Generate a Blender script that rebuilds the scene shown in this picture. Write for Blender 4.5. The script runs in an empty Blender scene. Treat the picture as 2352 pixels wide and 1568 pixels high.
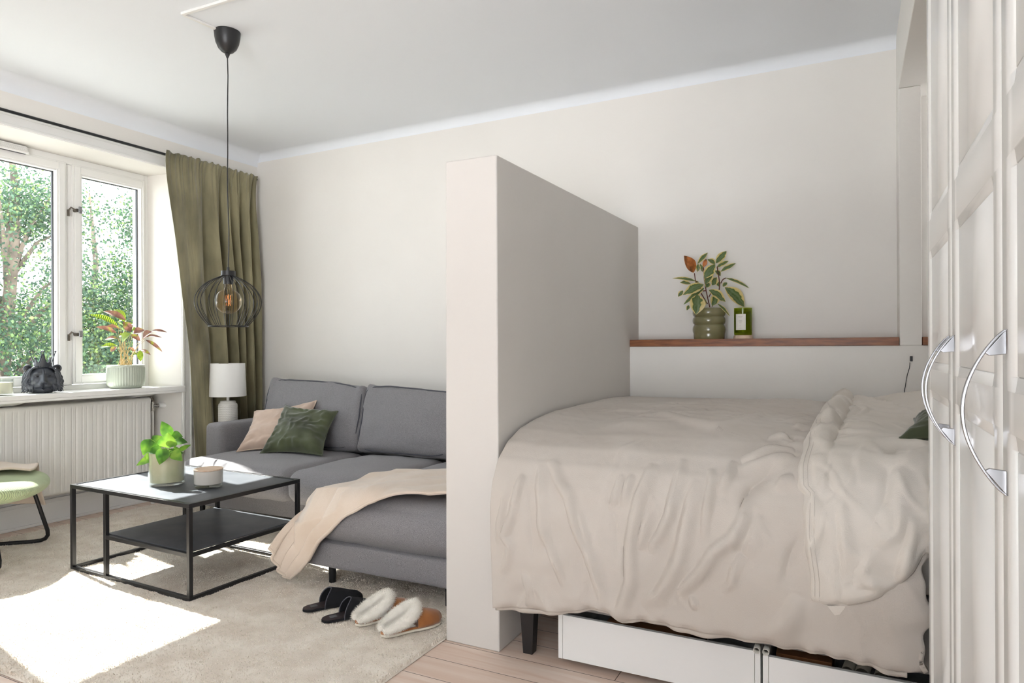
import bpy, bmesh, math, random
import numpy as np
from mathutils import Vector, Matrix, noise as mnoise
S = bpy.context.scene
C = S.collection

# ------------------------------------------------------------------ camera
FOC, YAW, ROLL, PY = 1541.83, math.radians(26.88873), math.radians(.2436), 799.178
EYE = np.array([0, 0, 1.17])
_r = np.array([math.cos(YAW), math.sin(YAW), 0.0])
FWD = np.array([-math.sin(YAW), math.cos(YAW), 0.0])
_c, _s = math.cos(ROLL), math.sin(ROLL)
CX = _c * _r - _s * np.array([0, 0, 1.0])
CU = _s * _r + _c * np.array([0, 0, 1.0])
cam = bpy.data.objects.new('camera', bpy.data.cameras.new('camera'))
C.objects.link(cam)
cam.data.sensor_width = 36
cam.data.lens = FOC / 2352 * 36
cam.data.shift_y = (PY - 784) / 2352
cam.data.clip_start = .02
cam.matrix_world = Matrix(((CX[0], CU[0], -FWD[0], 0), (CX[1], CU[1], -FWD[1], 0),
                           (CX[2], CU[2], -FWD[2], 1.17), (0, 0, 0, 1)))
S.camera = cam

# ------------------------------------------------------------------ sky, sun, exposure
W = bpy.data.worlds.new('sky_and_underglow'); S.world = W; W.use_nodes = True
nt = W.node_tree; nt.nodes.clear()
wo = nt.nodes.new('ShaderNodeOutputWorld'); bg = nt.nodes.new('ShaderNodeBackground')
gr = nt.nodes.new('ShaderNodeValToRGB'); tc = nt.nodes.new('ShaderNodeTexCoord')
sx = nt.nodes.new('ShaderNodeSeparateXYZ'); mp = nt.nodes.new('ShaderNodeMapRange')
nt.links.new(tc.outputs['Generated'], sx.inputs[0]); nt.links.new(sx.outputs['Z'], mp.inputs[0])
mp.inputs[1].default_value = -1; mp.inputs[2].default_value = 1
nt.links.new(mp.outputs[0], gr.inputs[0]); nt.links.new(gr.outputs[0], bg.inputs[0]); nt.links.new(bg.outputs[0], wo.inputs[0])
gr.color_ramp.elements[0].position = .47; gr.color_ramp.elements[0].color = (1.62, 1.66, 1.72, 1)  # added glow below the horizon, brighter than the sky, to lift the ceiling
gr.color_ramp.elements[1].position = .52; gr.color_ramp.elements[1].color = (.54, .57, .61, 1)
bg.inputs[1].default_value = 6.2
sun = bpy.data.objects.new('sun', bpy.data.lights.new('sun', 'SUN')); C.objects.link(sun)
sun.data.energy = 20.0; sun.data.angle = math.radians(.55); sun.data.color = (1, .97, .93)
SUND = Vector((.47, -.088, -.445)).normalized()
sun.rotation_euler = SUND.to_track_quat('-Z', 'Y').to_euler(); sun.location = (-12, 5, 9)
S.view_settings.view_transform = 'Standard'; S.view_settings.look = 'None'
S.view_settings.exposure = 0.32; S.view_settings.gamma = 1; S.view_settings.use_curve_mapping = False

# ------------------------------------------------------------------ measuring helpers
def ray(x, y): return FWD + CX * (x - 1176) / FOC - CU * (y - PY) / FOC
def _at(ax, v, x, y):
    d = ray(x, y); k = (v - EYE[ax]) / d[ax]; return EYE + k * d
def onX(v, x, y): return _at(0, v, x, y)
def onY(v, x, y): return _at(1, v, x, y)
def onZ(v, x, y): return _at(2, v, x, y)
def onD(p, x, y, off=0.0):
    d = (np.array(p) - EYE) @ FWD + off
    return EYE + d * ray(x, y)

# ------------------------------------------------------------------ materials
def lin(c): return tuple(((v / 255 / 12.92) if v / 255 <= .04045 else ((v / 255 + .055) / 1.055) ** 2.4) for v in c) + (1,)
def mat(name, col, rough=.6, col2=None, nscale=5, detail=4, bump=0, bscale=60, metal=0, sheen=0, trans=0, coat=0,
        stretch=(1, 1, 1), spec=.5, emit=None, lo=.35, hi=.65, bstretch=None, alpha=1, sss=0):
    m = bpy.data.materials.new(name); m.use_nodes = True; t = m.node_tree; N, L = t.nodes, t.links
    b = N['Principled BSDF']
    b.inputs['Base Color'].default_value = lin(col); b.inputs['Roughness'].default_value = rough
    b.inputs['Metallic'].default_value = metal; b.inputs['Sheen Weight'].default_value = sheen
    b.inputs['Transmission Weight'].default_value = trans; b.inputs['Coat Weight'].default_value = coat
    b.inputs['Specular IOR Level'].default_value = spec
    if coat: b.inputs['Coat Roughness'].default_value = .06
    if sss: b.inputs['Subsurface Weight'].default_value = sss; b.inputs['Subsurface Radius'].default_value = (.02, .02, .015)
    co = N.new('ShaderNodeTexCoord')
    def mapped(st):
        mp = N.new('ShaderNodeMapping'); mp.inputs['Scale'].default_value = st
        L.new(co.outputs['Object'], mp.inputs[0]); return mp.outputs[0]
    if col2 is not None:
        n = N.new('ShaderNodeTexNoise'); n.inputs['Scale'].default_value = nscale; n.inputs['Detail'].default_value = detail
        L.new(mapped(stretch), n.inputs['Vector'])
        r = N.new('ShaderNodeValToRGB'); r.color_ramp.elements[0].position = lo; r.color_ramp.elements[1].position = hi
        r.color_ramp.elements[0].color = lin(col); r.color_ramp.elements[1].color = lin(col2)
        L.new(n.outputs['Fac'], r.inputs[0]); L.new(r.outputs[0], b.inputs['Base Color'])
    if bump:
        n = N.new('ShaderNodeTexNoise'); n.inputs['Scale'].default_value = bscale; n.inputs['Detail'].default_value = 3
        L.new(mapped(bstretch or stretch), n.inputs['Vector'])
        bp = N.new('ShaderNodeBump'); bp.inputs['Strength'].default_value = bump; bp.inputs['Distance'].default_value = .004
        L.new(n.outputs['Fac'], bp.inputs['Height']); L.new(bp.outputs[0], b.inputs['Normal'])
    if emit:
        b.inputs['Emission Color'].default_value = lin(emit[0]); b.inputs['Emission Strength'].default_value = emit[1]
    return m

M = {}
M['wall'] = mat('wall paint', (231, 227, 221), .75, (235, 231, 225), 1.2, bump=.12, bscale=45)
M['ceil'] = mat('ceiling paint', (236, 239, 243), .8, bump=.08, bscale=30)
M['part'] = mat('greige wall paint', (211, 206, 200), .75, (215, 210, 204), 1.2, bump=.12, bscale=45)
M['white'] = mat('white gloss trim', (238, 237, 234), .35, bump=.04, bscale=25)
M['lacq'] = mat('white lacquer', (236, 235, 232), .22, coat=.2, bump=.012, bscale=4)
M['rad'] = mat('radiator enamel', (236, 234, 229), .35)
M['steel'] = mat('brushed steel', (158, 158, 161), .25, metal=1)
M['black'] = mat('black metal', (40, 40, 42), .3, metal=.4)
M['bplast'] = mat('black plastic', (32, 32, 34), .4)
M['tabtop'] = mat('dark metal sheet', (92, 96, 103), .42, (112, 115, 121), 7, metal=.6, lo=.3, hi=.7, bump=.03, bscale=20)
M['sofa'] = mat('grey melange fabric', (104, 102, 106), .9, (156, 153, 156), 620, 3, bump=.4, bscale=500, sheen=.15, lo=.36, hi=.64)
M['seam'] = mat('grey piping', (84, 84, 91), .9, bump=.3, bscale=300)
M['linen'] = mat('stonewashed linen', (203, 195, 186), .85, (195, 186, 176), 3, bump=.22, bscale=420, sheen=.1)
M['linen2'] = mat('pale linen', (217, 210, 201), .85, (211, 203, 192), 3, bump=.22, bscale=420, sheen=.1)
M['sheet'] = mat('grey sheet', (150, 145, 138), .9, bump=.2, bscale=300)
M['basefab'] = mat('grey bed base fabric', (138, 135, 131), .9, bump=.2, bscale=300)
M['throw'] = mat('cream fleece', (223, 207, 191), .95, (214, 196, 178), 5, bump=.3, bscale=260, sheen=.4)
M['beigecush'] = mat('beige velvet', (206, 184, 168), .85, (190, 166, 149), 7, bump=.1, bscale=200, sheen=.35)
M['greencush'] = mat('green velvet', (46, 52, 27), .7, (80, 88, 54), 5, bump=.12, bscale=200, sheen=.5, lo=.35, hi=.75)
M['curtain'] = mat('olive velvet', (84, 79, 54), .75, (152, 144, 112), 5.5, 5, bump=.12, bscale=180, sheen=.45, stretch=(1, 1, .35), lo=.3, hi=.72)
M['rug'] = mat('cream wool', (238, 230, 218), .98, (222, 211, 197), 9, 6, bump=.7, bscale=170, lo=.35, hi=.62)
M['pile'] = mat('cream wool pile', (240, 232, 220), .98, (226, 215, 201), 7, 5, lo=.35, hi=.65)
M['walnut'] = mat('walnut', (112, 60, 26), .4, (150, 90, 46), 9, 6, stretch=(1, 9, 9), bump=.05, bscale=60)
M['lampc'] = mat('white ceramic', (236, 234, 228), .35)
M['shade'] = mat('white lamp shade', (240, 239, 236), .8, bump=.06, bscale=250)
M['sage'] = mat('sage ceramic', (186, 193, 178), .35, bump=.05, bscale=40)
M['olivepot'] = mat('olive glazed ceramic', (112, 108, 74), .15, (128, 122, 90), 6, coat=.3)
M['soil'] = mat('soil', (48, 36, 27), 1, bump=1, bscale=90)
M['lion'] = mat('black resin', (52, 55, 63), .38, (66, 70, 78), 12)
M['suede'] = mat('tan suede', (178, 116, 62), .9, (158, 97, 48), 14, sheen=.4, bump=.1, bscale=200)
M['fur'] = mat('white fur', (245, 240, 230), .9, sheen=.3)
M['sole'] = mat('cream rubber', (226, 217, 200), .7)
M['bfelt'] = mat('black felt', (17, 17, 21), .95, bump=.25, bscale=250)
M['bsole'] = mat('dark insole', (52, 42, 44), .45, (38, 30, 33), 20)
M['greylab'] = mat('grey label', (100, 100, 104), .6)
M['chairfab'] = mat('sage corduroy', (163, 179, 129), .9, (186, 200, 156), 6, sheen=.4)
M['candle'] = mat('cream wax', (238, 230, 214), .6, sss=.2)
M['lidwood'] = mat('light wood', (222, 198, 176), .5, (210, 180, 154), 6, stretch=(1, 12, 1))
M['cupglass'] = mat('grey coated glass', (192, 188, 180), .12, coat=.5)
M['card'] = mat('brown cardboard', (130, 84, 48), .85, (100, 60, 32), 8)
M['paper'] = mat('paper', (226, 221, 211), .8)
M['kraft'] = mat('paper roll', (150, 142, 128), .8)
M['glass'] = mat('window glass', (255, 255, 255), 0, trans=1)
M['label'] = mat('white label', (232, 228, 218), .6)
M['ink'] = mat('grey ink', (120, 116, 108), .7)
M['ltrim'] = mat('chrome', (200, 198, 195), .12, metal=1)
M['bronze'] = mat('aged nickel', (120, 112, 103), .4, metal=.8)
M['legwood'] = mat('black stained wood', (30, 28, 29), .45, bump=.1, bscale=120)
M['bark'] = mat('birch bark', (122, 108, 96), .9, (86, 76, 68), 5)
M['greenwax'] = mat('green wax', (150, 150, 56), .5)
M['dark'] = mat('dark interior', (24, 20, 18), .9)

def thin_glass(name, col, rough=.0, mixf=.9):
    m = bpy.data.materials.new(name); m.use_nodes = True; N, L = m.node_tree.nodes, m.node_tree.links; N.clear()
    o = N.new('ShaderNodeOutputMaterial'); t = N.new('ShaderNodeBsdfTransparent'); g = N.new('ShaderNodeBsdfGlossy')
    t.inputs[0].default_value = col; g.inputs[1].default_value = rough
    f = N.new('ShaderNodeFresnel'); ge = N.new('ShaderNodeNewGeometry'); mr = N.new('ShaderNodeMapRange')
    mr.inputs[3].default_value = 1.45; mr.inputs[4].default_value = 1 / 1.45   # same reflectance on both sides of the thin sheet
    L.new(ge.outputs['Backfacing'], mr.inputs[0]); L.new(mr.outputs[0], f.inputs[0]); mx = N.new('ShaderNodeMixShader')
    L.new(f.outputs[0], mx.inputs[0]); L.new(t.outputs[0], mx.inputs[1]); L.new(g.outputs[0], mx.inputs[2]); L.new(mx.outputs[0], o.inputs[0])
    return m
M['pane'] = thin_glass('window pane', (.96, .98, .97, 1))
M['amber'] = thin_glass('amber glass', (.93, .83, .68, 1), .02)
M['clear'] = thin_glass('clear glass', (.93, .95, .93, 1), .02)
M['greenglass'] = thin_glass('green glass', (.66, .72, .16, 1), .03)

def leafmat(name, mode):
    m = bpy.data.materials.new(name); m.use_nodes = True; N, L = m.node_tree.nodes, m.node_tree.links
    b = N['Principled BSDF']; b.inputs['Roughness'].default_value = .4
    uv = N.new('ShaderNodeUVMap'); sp = N.new('ShaderNodeSeparateXYZ'); L.new(uv.outputs[0], sp.inputs[0])
    co = N.new('ShaderNodeTexCoord'); nz = N.new('ShaderNodeTexNoise')
    L.new(co.outputs['Object'], nz.inputs['Vector'])
    au = N.new('ShaderNodeMath'); au.operation = 'ABSOLUTE'
    s1 = N.new('ShaderNodeMath'); s1.operation = 'SUBTRACT'; s1.inputs[1].default_value = .5
    L.new(sp.outputs[0], s1.inputs[0]); L.new(s1.outputs[0], au.inputs[0])
    rmp = N.new('ShaderNodeValToRGB'); cr = rmp.color_ramp
    if mode == 'varieg':
        nz.inputs['Scale'].default_value = 32; nz.inputs['Detail'].default_value = 2
        ad = N.new('ShaderNodeMath'); ad.operation = 'MULTIPLY_ADD'; ad.inputs[1].default_value = .55
        L.new(nz.outputs['Fac'], ad.inputs[0]); L.new(au.outputs[0], ad.inputs[2])
        cols = [(.0, (208, 205, 160)), (.16, (208, 205, 160)), (.18, (70, 98, 42)), (.40, (116, 134, 92)), (.58, (76, 102, 46)), (.61, (224, 204, 128)), (.8, (236, 218, 160))]
        L.new(ad.outputs[0], rmp.inputs[0])
    elif mode == 'rust':
        nz.inputs['Scale'].default_value = 30
        cols = [(.3, (96, 62, 30)), (.5, (176, 104, 52)), (.7, (206, 128, 72))]
        L.new(nz.outputs['Fac'], rmp.inputs[0])
    elif mode == 'lime':
        nz.inputs['Scale'].default_value = 14
        cols = [(.35, (52, 96, 28)), (.5, (92, 144, 44)), (.66, (140, 182, 66))]
        L.new(nz.outputs['Fac'], rmp.inputs[0])
    elif mode == 'calathea':
        w = N.new('ShaderNodeTexWave'); w.bands_direction = 'Y'; w.inputs['Scale'].default_value = 5; w.inputs['Distortion'].default_value = .5
        L.new(uv.outputs[0], w.inputs['Vector'])
        cols = [(.1, (60, 100, 30)), (.5, (120, 150, 40)), (.9, (172, 186, 60))]
        L.new(w.outputs['Fac'], rmp.inputs[0])
    elif mode == 'mauve':
        nz.inputs['Scale'].default_value = 25
        cols = [(.3, (112, 76, 66)), (.55, (146, 104, 88)), (.66, (150, 150, 60))]
        L.new(nz.outputs['Fac'], rmp.inputs[0])
    cr.elements[0].position, cr.elements[0].color = cols[0][0], lin(cols[0][1])
    cr.elements[1].position, cr.elements[1].color = cols[-1][0], lin(cols[-1][1])
    for p, c in cols[1:-1]:
        e = cr.elements.new(p); e.color = lin(c)
    L.new(rmp.outputs[0], b.inputs['Base Color'])
    tr = N.new('ShaderNodeBsdfTranslucent'); mx = N.new('ShaderNodeMixShader'); mx.inputs[0].default_value = .35
    L.new(rmp.outputs[0], tr.inputs[0]); L.new(b.outputs[0], mx.inputs[1]); L.new(tr.outputs[0], mx.inputs[2])
    L.new(mx.outputs[0], N['Material Output'].inputs[0])
    return m
for k in ('varieg', 'rust', 'lime', 'calathea', 'mauve'): M[k] = leafmat(k + ' leaf', k)
M['stemred'] = mat('red brown stem', (92, 44, 34), .6)
M['stemtan'] = mat('tan stem', (196, 172, 122), .6, sss=.1)

def tree_leaf():
    m = bpy.data.materials.new('birch leaves'); m.use_nodes = True; N, L = m.node_tree.nodes, m.node_tree.links
    b = N['Principled BSDF']; b.inputs['Roughness'].default_value = .55
    g = N.new('ShaderNodeNewGeometry'); r = N.new('ShaderNodeValToRGB'); cr = r.color_ramp
    L.new(g.outputs['Random Per Island'], r.inputs[0])
    cr.elements[0].color = lin((52, 76, 60)); cr.elements[1].color = lin((126, 148, 82))
    e = cr.elements.new(.45); e.color = lin((64, 90, 70)); e = cr.elements.new(.75); e.color = lin((82, 108, 72))
    L.new(r.outputs[0], b.inputs['Base Color'])
    tr = N.new('ShaderNodeBsdfTranslucent'); mx = N.new('ShaderNodeMixShader'); mx.inputs[0].default_value = .4
    L.new(r.outputs[0], tr.inputs[0]); L.new(b.outputs[0], mx.inputs[1]); L.new(tr.outputs[0], mx.inputs[2]); L.new(mx.outputs[0], N['Material Output'].inputs[0])
    return m
M['tleaf'] = tree_leaf()

def floor_mat():
    m = bpy.data.materials.new('whitewashed pine boards'); m.use_nodes = True; N, L = m.node_tree.nodes, m.node_tree.links
    b = N['Principled BSDF']; b.inputs['Roughness'].default_value = .5
    co = N.new('ShaderNodeTexCoord')
    br = N.new('ShaderNodeTexBrick'); br.inputs['Scale'].default_value = 1; br.inputs['Brick Width'].default_value = 2.3
    br.inputs['Row Height'].default_value = .135; br.inputs['Mortar Size'].default_value = .0016; br.inputs['Mortar Smooth'].default_value = .2
    br.inputs['Color1'].default_value = lin((228, 209, 194)); br.inputs['Color2'].default_value = lin((236, 219, 206)); br.inputs['Mortar'].default_value = lin((96, 78, 66))
    mp0 = N.new('ShaderNodeMapping'); mp0.inputs['Location'].default_value = (.75, .03, 0)
    L.new(co.outputs['Object'], mp0.inputs[0]); L.new(mp0.outputs[0], br.inputs['Vector'])
    mp = N.new('ShaderNodeMapping'); mp.inputs['Scale'].default_value = (1.2, 16, 1); L.new(co.outputs['Object'], mp.inputs[0])
    n = N.new('ShaderNodeTexNoise'); n.inputs['Scale'].default_value = 2.2; n.inputs['Detail'].default_value = 6; n.inputs['Distortion'].default_value = .6; L.new(mp.outputs[0], n.inputs['Vector'])
    r = N.new('ShaderNodeValToRGB'); r.color_ramp.elements[0].position = .35; r.color_ramp.elements[1].position = .7
    r.color_ramp.elements[0].color = lin((232, 210, 196)); r.color_ramp.elements[1].color = (1, 1, 1, 1)
    L.new(n.outputs['Fac'], r.inputs[0])
    mx = N.new('ShaderNodeMix'); mx.data_type = 'RGBA'; mx.blend_type = 'MULTIPLY'; mx.inputs['Factor'].default_value = .55
    L.new(br.outputs['Color'], mx.inputs['A']); L.new(r.outputs[0], mx.inputs['B']); L.new(mx.outputs['Result'], b.inputs['Base Color'])
    bp = N.new('ShaderNodeBump'); bp.inputs['Strength'].default_value = .4; bp.inputs['Distance'].default_value = .003; bp.invert = True
    L.new(br.outputs['Fac'], bp.inputs['Height']); L.new(bp.outputs[0], b.inputs['Normal'])
    return m
M['floor'] = floor_mat()

def brickwall():
    m = bpy.data.materials.new('pale render with brick'); m.use_nodes = True; N, L = m.node_tree.nodes, m.node_tree.links
    b = N['Principled BSDF']; b.inputs['Roughness'].default_value = .9; b.inputs['Base Color'].default_value = lin((222, 208, 196)); return m
M['render'] = brickwall()
M['brick'] = mat('red brick', (150, 96, 88), .9, (172, 120, 108), 8)
M['bwin'] = mat('far window glass', (96, 108, 118), .1)
M['roofm'] = mat('pale sheet roof', (200, 196, 192), .7)
M['grass'] = mat('paved ground', (150, 150, 146), .95, (168, 168, 164), 2)

# ------------------------------------------------------------------ object helpers
def put(o, parent=None, local=False):
    C.objects.link(o)
    if parent is not None:
        o.parent = parent
        if not local:
            loc = Vector((0, 0, 0)); p = parent
            while p is not None: loc += p.location; p = p.parent
            o.location = -loc
    return o
def tag(o, label=None, cat=None, group=None, kind=None):
    if label: o['label'] = label
    if cat: o['category'] = cat
    if group: o['group'] = group
    if kind: o['kind'] = kind
    return o
def thing(name, label, cat, loc=(0, 0, 0), rz=0, group=None):
    o = bpy.data.objects.new(name, None); C.objects.link(o); o.empty_display_size = .05
    o.location = loc; o.rotation_euler = (0, 0, rz); return tag(o, label, cat, group)
def mesh(name, V, F, m, parent=None, smooth=True, local=False, uv=None):
    V = np.asarray(V, dtype=np.float32).reshape(-1, 3)
    me = bpy.data.meshes.new(name)
    F = np.asarray(F, dtype=np.int32) if not isinstance(F, list) else F
    if isinstance(F, list):
        me.from_pydata([tuple(v) for v in V.tolist()], [], F)
    else:
        k = F.shape[1]; n = F.shape[0]
        me.vertices.add(len(V)); me.vertices.foreach_set('co', V.ravel())
        me.loops.add(n * k); me.loops.foreach_set('vertex_index', F.ravel())
        me.polygons.add(n); me.polygons.foreach_set('loop_start', np.arange(0, n * k, k, dtype=np.int32))
        me.polygons.foreach_set('loop_total', np.full(n, k, dtype=np.int32))
        me.update(calc_edges=True)
    if uv is not None:
        l = me.uv_layers.new(name='UVMap'); idx = np.zeros(len(me.loops), dtype=np.int32)
        me.loops.foreach_get('vertex_index', idx); l.data.foreach_set('uv', np.asarray(uv, dtype=np.float32)[idx].ravel())
    me.validate(); me.update()
    if smooth: me.shade_smooth()
    me.materials.append(M[m] if isinstance(m, str) else m)
    return put(bpy.data.objects.new(name, me), parent, local)
def grid(name, P, m, parent=None, cu=False, cv=False, uv=None, local=False, thick=0, flip=False, smooth=True):
    n, k = P.shape[:2]; I = np.arange(n * k).reshape(n, k)
    a = np.vstack([I, I[:1]]) if cu else I
    if cv: a = np.hstack([a, a[:, :1]])
    F = np.stack([a[:-1, :-1], a[1:, :-1], a[1:, 1:], a[:-1, 1:]], -1).reshape(-1, 4)
    if flip: F = F[:, ::-1]
    o = mesh(name, P.reshape(-1, 3), F.copy(), m, parent, smooth, local, None if uv is None else uv.reshape(-1, 2))
    if thick:
        s = o.modifiers.new('solid', 'SOLIDIFY'); s.thickness = thick; s.offset = 0
    return o
def bev(o, w=.004, seg=2, smooth=True):
    b = o.modifiers.new('bevel', 'BEVEL'); b.width = w; b.segments = seg; b.limit_method = 'ANGLE'; b.angle_limit = math.radians(35)
    if smooth:
        o.data.shade_smooth(); b.harden_normals = True
    return o
class MB:
    def __init__(s): s.v = []; s.f = []
    def box(s, x0, x1, y0, y1, z0, z1, T=None):
        n = len(s.v)
        for x in (x0, x1):
            for y in (y0, y1):
                for z in (z0, z1):
                    p = Vector((x, y, z)); s.v.append(tuple(T @ p) if T is not None else tuple(p))
        s.f += [[n + i for i in q] for q in ((0, 1, 3, 2), (4, 6, 7, 5), (0, 4, 5, 1), (2, 3, 7, 6), (0, 2, 6, 4), (1, 5, 7, 3))]
        return s
    def prism(s, poly, z0, z1, ax='z'):
        n = len(s.v); k = len(poly)
        def p(a, b, h): return {'z': (a, b, h), 'y': (a, h, b), 'x': (h, a, b)}[ax]
        for a, b in poly: s.v.append(p(a, b, z0))
        for a, b in poly: s.v.append(p(a, b, z1))
        s.f += [[n + i for i in range(k)][::-1], [n + k + i for i in range(k)]]
        s.f += [[n + i, n + (i + 1) % k, n + k + (i + 1) % k, n + k + i] for i in range(k)]
        return s
    def tube(s, pts, r, seg=8, closed=False, cap=True):
        pts = [Vector(p) for p in pts]; K = len(pts); n0 = len(s.v)
        rr = r if hasattr(r, '__len__') else [r] * K
        up = None
        for i, p in enumerate(pts):
            if closed: t = (pts[(i + 1) % K] - pts[i - 1]).normalized()
            else: t = (pts[min(i + 1, K - 1)] - pts[max(i - 1, 0)]).normalized()
            if up is None: up = t.orthogonal().normalized()
            up = (up - t * up.dot(t)).normalized(); b = t.cross(up)
            for j in range(seg):
                a = 2 * math.pi * j / seg; s.v.append(tuple(p + (up * math.cos(a) + b * math.sin(a)) * rr[i]))
        for i in range(K if closed else K - 1):
            for j in range(seg):
                a, b2 = n0 + i * seg, n0 + ((i + 1) % K) * seg
                s.f.append([a + j, a + (j + 1) % seg, b2 + (j + 1) % seg, b2 + j])
        if cap and not closed:
            s.f.append([n0 + j for j in range(seg)][::-1]); s.f.append([n0 + (K - 1) * seg + j for j in range(seg)])
        return s
    def lathe(s, prof, c=(0, 0), seg=48, rib=None):
        n0 = len(s.v); K = len(prof)
        for i, (r, z) in enumerate(prof):
            for j in range(seg):
                a = 2 * math.pi * j / seg; q = r + (rib(a, i) if rib else 0)
                s.v.append((c[0] + q * math.cos(a), c[1] + q * math.sin(a), z))
        for i in range(K - 1):
            for j in range(seg):
                s.f.append([n0 + i * seg + j, n0 + i * seg + (j + 1) % seg, n0 + (i + 1) * seg + (j + 1) % seg, n0 + (i + 1) * seg + j])
        if prof[0][0] > 1e-5: s.f.append([n0 + j for j in range(seg)][::-1])
        if prof[-1][0] > 1e-5: s.f.append([n0 + (K - 1) * seg + j for j in range(seg)])
        return s
    def build(s, name, m, parent=None, smooth=False, local=False, bevel=0):
        o = mesh(name, s.v, s.f, m, parent, smooth, local)
        if bevel: bev(o, bevel)
        elif smooth:
            o.data.shade_smooth()
            try: o.data.set_sharp_from_angle(angle=math.radians(40))
            except Exception: pass
        return o
def struct(o): o['kind'] = 'structure'; return o

rs = np.random.RandomState(7); random.seed(7)
_perm = np.random.RandomState(3).rand(64, 64)
def vn(x, y):
    x = np.asarray(x, float); y = np.asarray(y, float)
    xi = np.floor(x).astype(int); yi = np.floor(y).astype(int); u = x - xi; v = y - yi
    u = u * u * (3 - 2 * u); v = v * v * (3 - 2 * v)
    g = lambda a, b: _perm[a % 64, b % 64]
    return (g(xi, yi) * (1 - u) + g(xi + 1, yi) * u) * (1 - v) + (g(xi, yi + 1) * (1 - u) + g(xi + 1, yi + 1) * u) * v - .5
def fbm(x, y, o=4): return sum(vn(x * 2 ** i + 17 * i, y * 2 ** i + 31 * i) / 2 ** i for i in range(o))
def ridged(x, y, o=3): return sum((.5 - np.abs(vn(x * 2 ** i + 9 * i, y * 2 ** i + 5 * i)) * 2) / 2 ** i for i in range(o))
def polydist(A, B, pts):
    """distance to a polyline and parameter 0..1 along it"""
    best = np.full(A.shape, 1e9); par = np.zeros(A.shape); side = np.zeros(A.shape); n = len(pts) - 1
    for i in range(n):
        (ax, ay), (bx, by) = pts[i], pts[i + 1]; dx, dy = bx - ax, by - ay; L2 = dx * dx + dy * dy + 1e-12
        t = np.clip(((A - ax) * dx + (B - ay) * dy) / L2, 0, 1); ex, ey = A - ax - t * dx, B - ay - t * dy
        d = np.sqrt(ex * ex + ey * ey); q = d < best
        best = np.where(q, d, best); par = np.where(q, (i + t) / n, par); side = np.where(q, np.sign(dx * ey - dy * ex), side)
    return best, par, side
def interp_curve(pts, n):
    pts = np.array(pts, float); d = np.r_[0, np.cumsum(np.linalg.norm(np.diff(pts, axis=0), axis=1))]
    # catmull-ish: cubic resample through chord length
    t = np.linspace(0, d[-1], n); out = np.stack([np.interp(t, d, pts[:, k]) for k in range(pts.shape[1])], 1)
    for _ in range(2): out[1:-1] = out[1:-1] * .5 + (out[:-2] + out[2:]) * .25
    return out

def softbox(name, c, h, r, m, parent=None, n=18, bulge=(0, 0, 0), R=None, wr=0, shear=None, sag=None, local=False):
    """upholstered block: rounded box of half size h, edge radius r, faces swollen by bulge"""
    bm = bmesh.new(); bmesh.ops.create_cube(bm, size=2); bmesh.ops.subdivide_edges(bm, edges=bm.edges[:], cuts=n, use_grid_fill=True)
    c = Vector(c); h = Vector(h)
    for v in bm.verts:
        u = v.co.copy()
        # denser sampling near the edges
        u = Vector([math.copysign(abs(t) ** .62, t) for t in u])
        p = Vector([u[i] * h[i] for i in range(3)]); q = Vector([max(-h[i] + r, min(h[i] - r, p[i])) for i in range(3)])
        d = p - q
        if d.length > 1e-6: p = q + d.normalized() * r
        for i in range(3):
            j, k = (i + 1) % 3, (i + 2) % 3
            if bulge[i]: p[i] += math.copysign(1, u[i]) * bulge[i] * (abs(u[i]) ** 3) * (1 - u[j] ** 2) * (1 - u[k] ** 2)
        if wr: p += Vector((mnoise.noise(p * 9 + c), mnoise.noise(p * 9 + c + Vector((5, 5, 5))), mnoise.noise(p * 7 + c + Vector((9, 2, 4))))) * wr
        if sag: p.z += sag(u)
        if shear: p += shear(u, p)
        if R is not None: p = R @ p
        v.co = c + p
    me = bpy.data.meshes.new(name); bm.to_mesh(me); bm.free(); me.shade_smooth(); me.materials.append(M[m])
    return put(bpy.data.objects.new(name, me), parent, local)

def leaf_patch(base, tip, width, curl=.15, nrm=None, n=9, k=7, fold=.25, side=0, point=.9):
    base = np.array(base, float); tip = np.array(tip, float); ax = tip - base; L = np.linalg.norm(ax); ax = ax / L
    nrm = np.array(nrm if nrm is not None else -FWD + np.array([0, 0, .5]), float); nrm -= ax * (nrm @ ax); nrm /= np.linalg.norm(nrm) + 1e-9
    sd = np.cross(ax, nrm); P = np.zeros((n, k, 3)); U = np.zeros((n, k, 2))
    for i in range(n):
        t = i / (n - 1); w = width * .5 * (math.sin(math.pi * t ** point) ** .9 if 0 < t < 1 else 0) + .0004
        cen = base + ax * L * t + nrm * (math.sin(math.pi * t) * curl * L) + sd * side * L * math.sin(math.pi * t)
        for j in range(k):
            u = j / (k - 1) * 2 - 1
            P[i, j] = cen + sd * u * w + nrm * (abs(u) * w * fold); U[i, j] = (.5 + u / 2, t)
    return P, U
class Leaves:
    def __init__(s): s.P = []; s.F = []; s.U = []; s.n = 0
    def add(s, P, U):
        n, k = P.shape[:2]; I = np.arange(n * k).reshape(n, k) + s.n
        s.F.append(np.stack([I[:-1, :-1], I[1:, :-1], I[1:, 1:], I[:-1, 1:]], -1).reshape(-1, 4)); s.P.append(P.reshape(-1, 3)); s.U.append(U.reshape(-1, 2)); s.n += n * k
    def build(s, name, m, parent): return mesh(name, np.vstack(s.P), np.vstack(s.F), m, parent, True, False, np.vstack(s.U))

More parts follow.
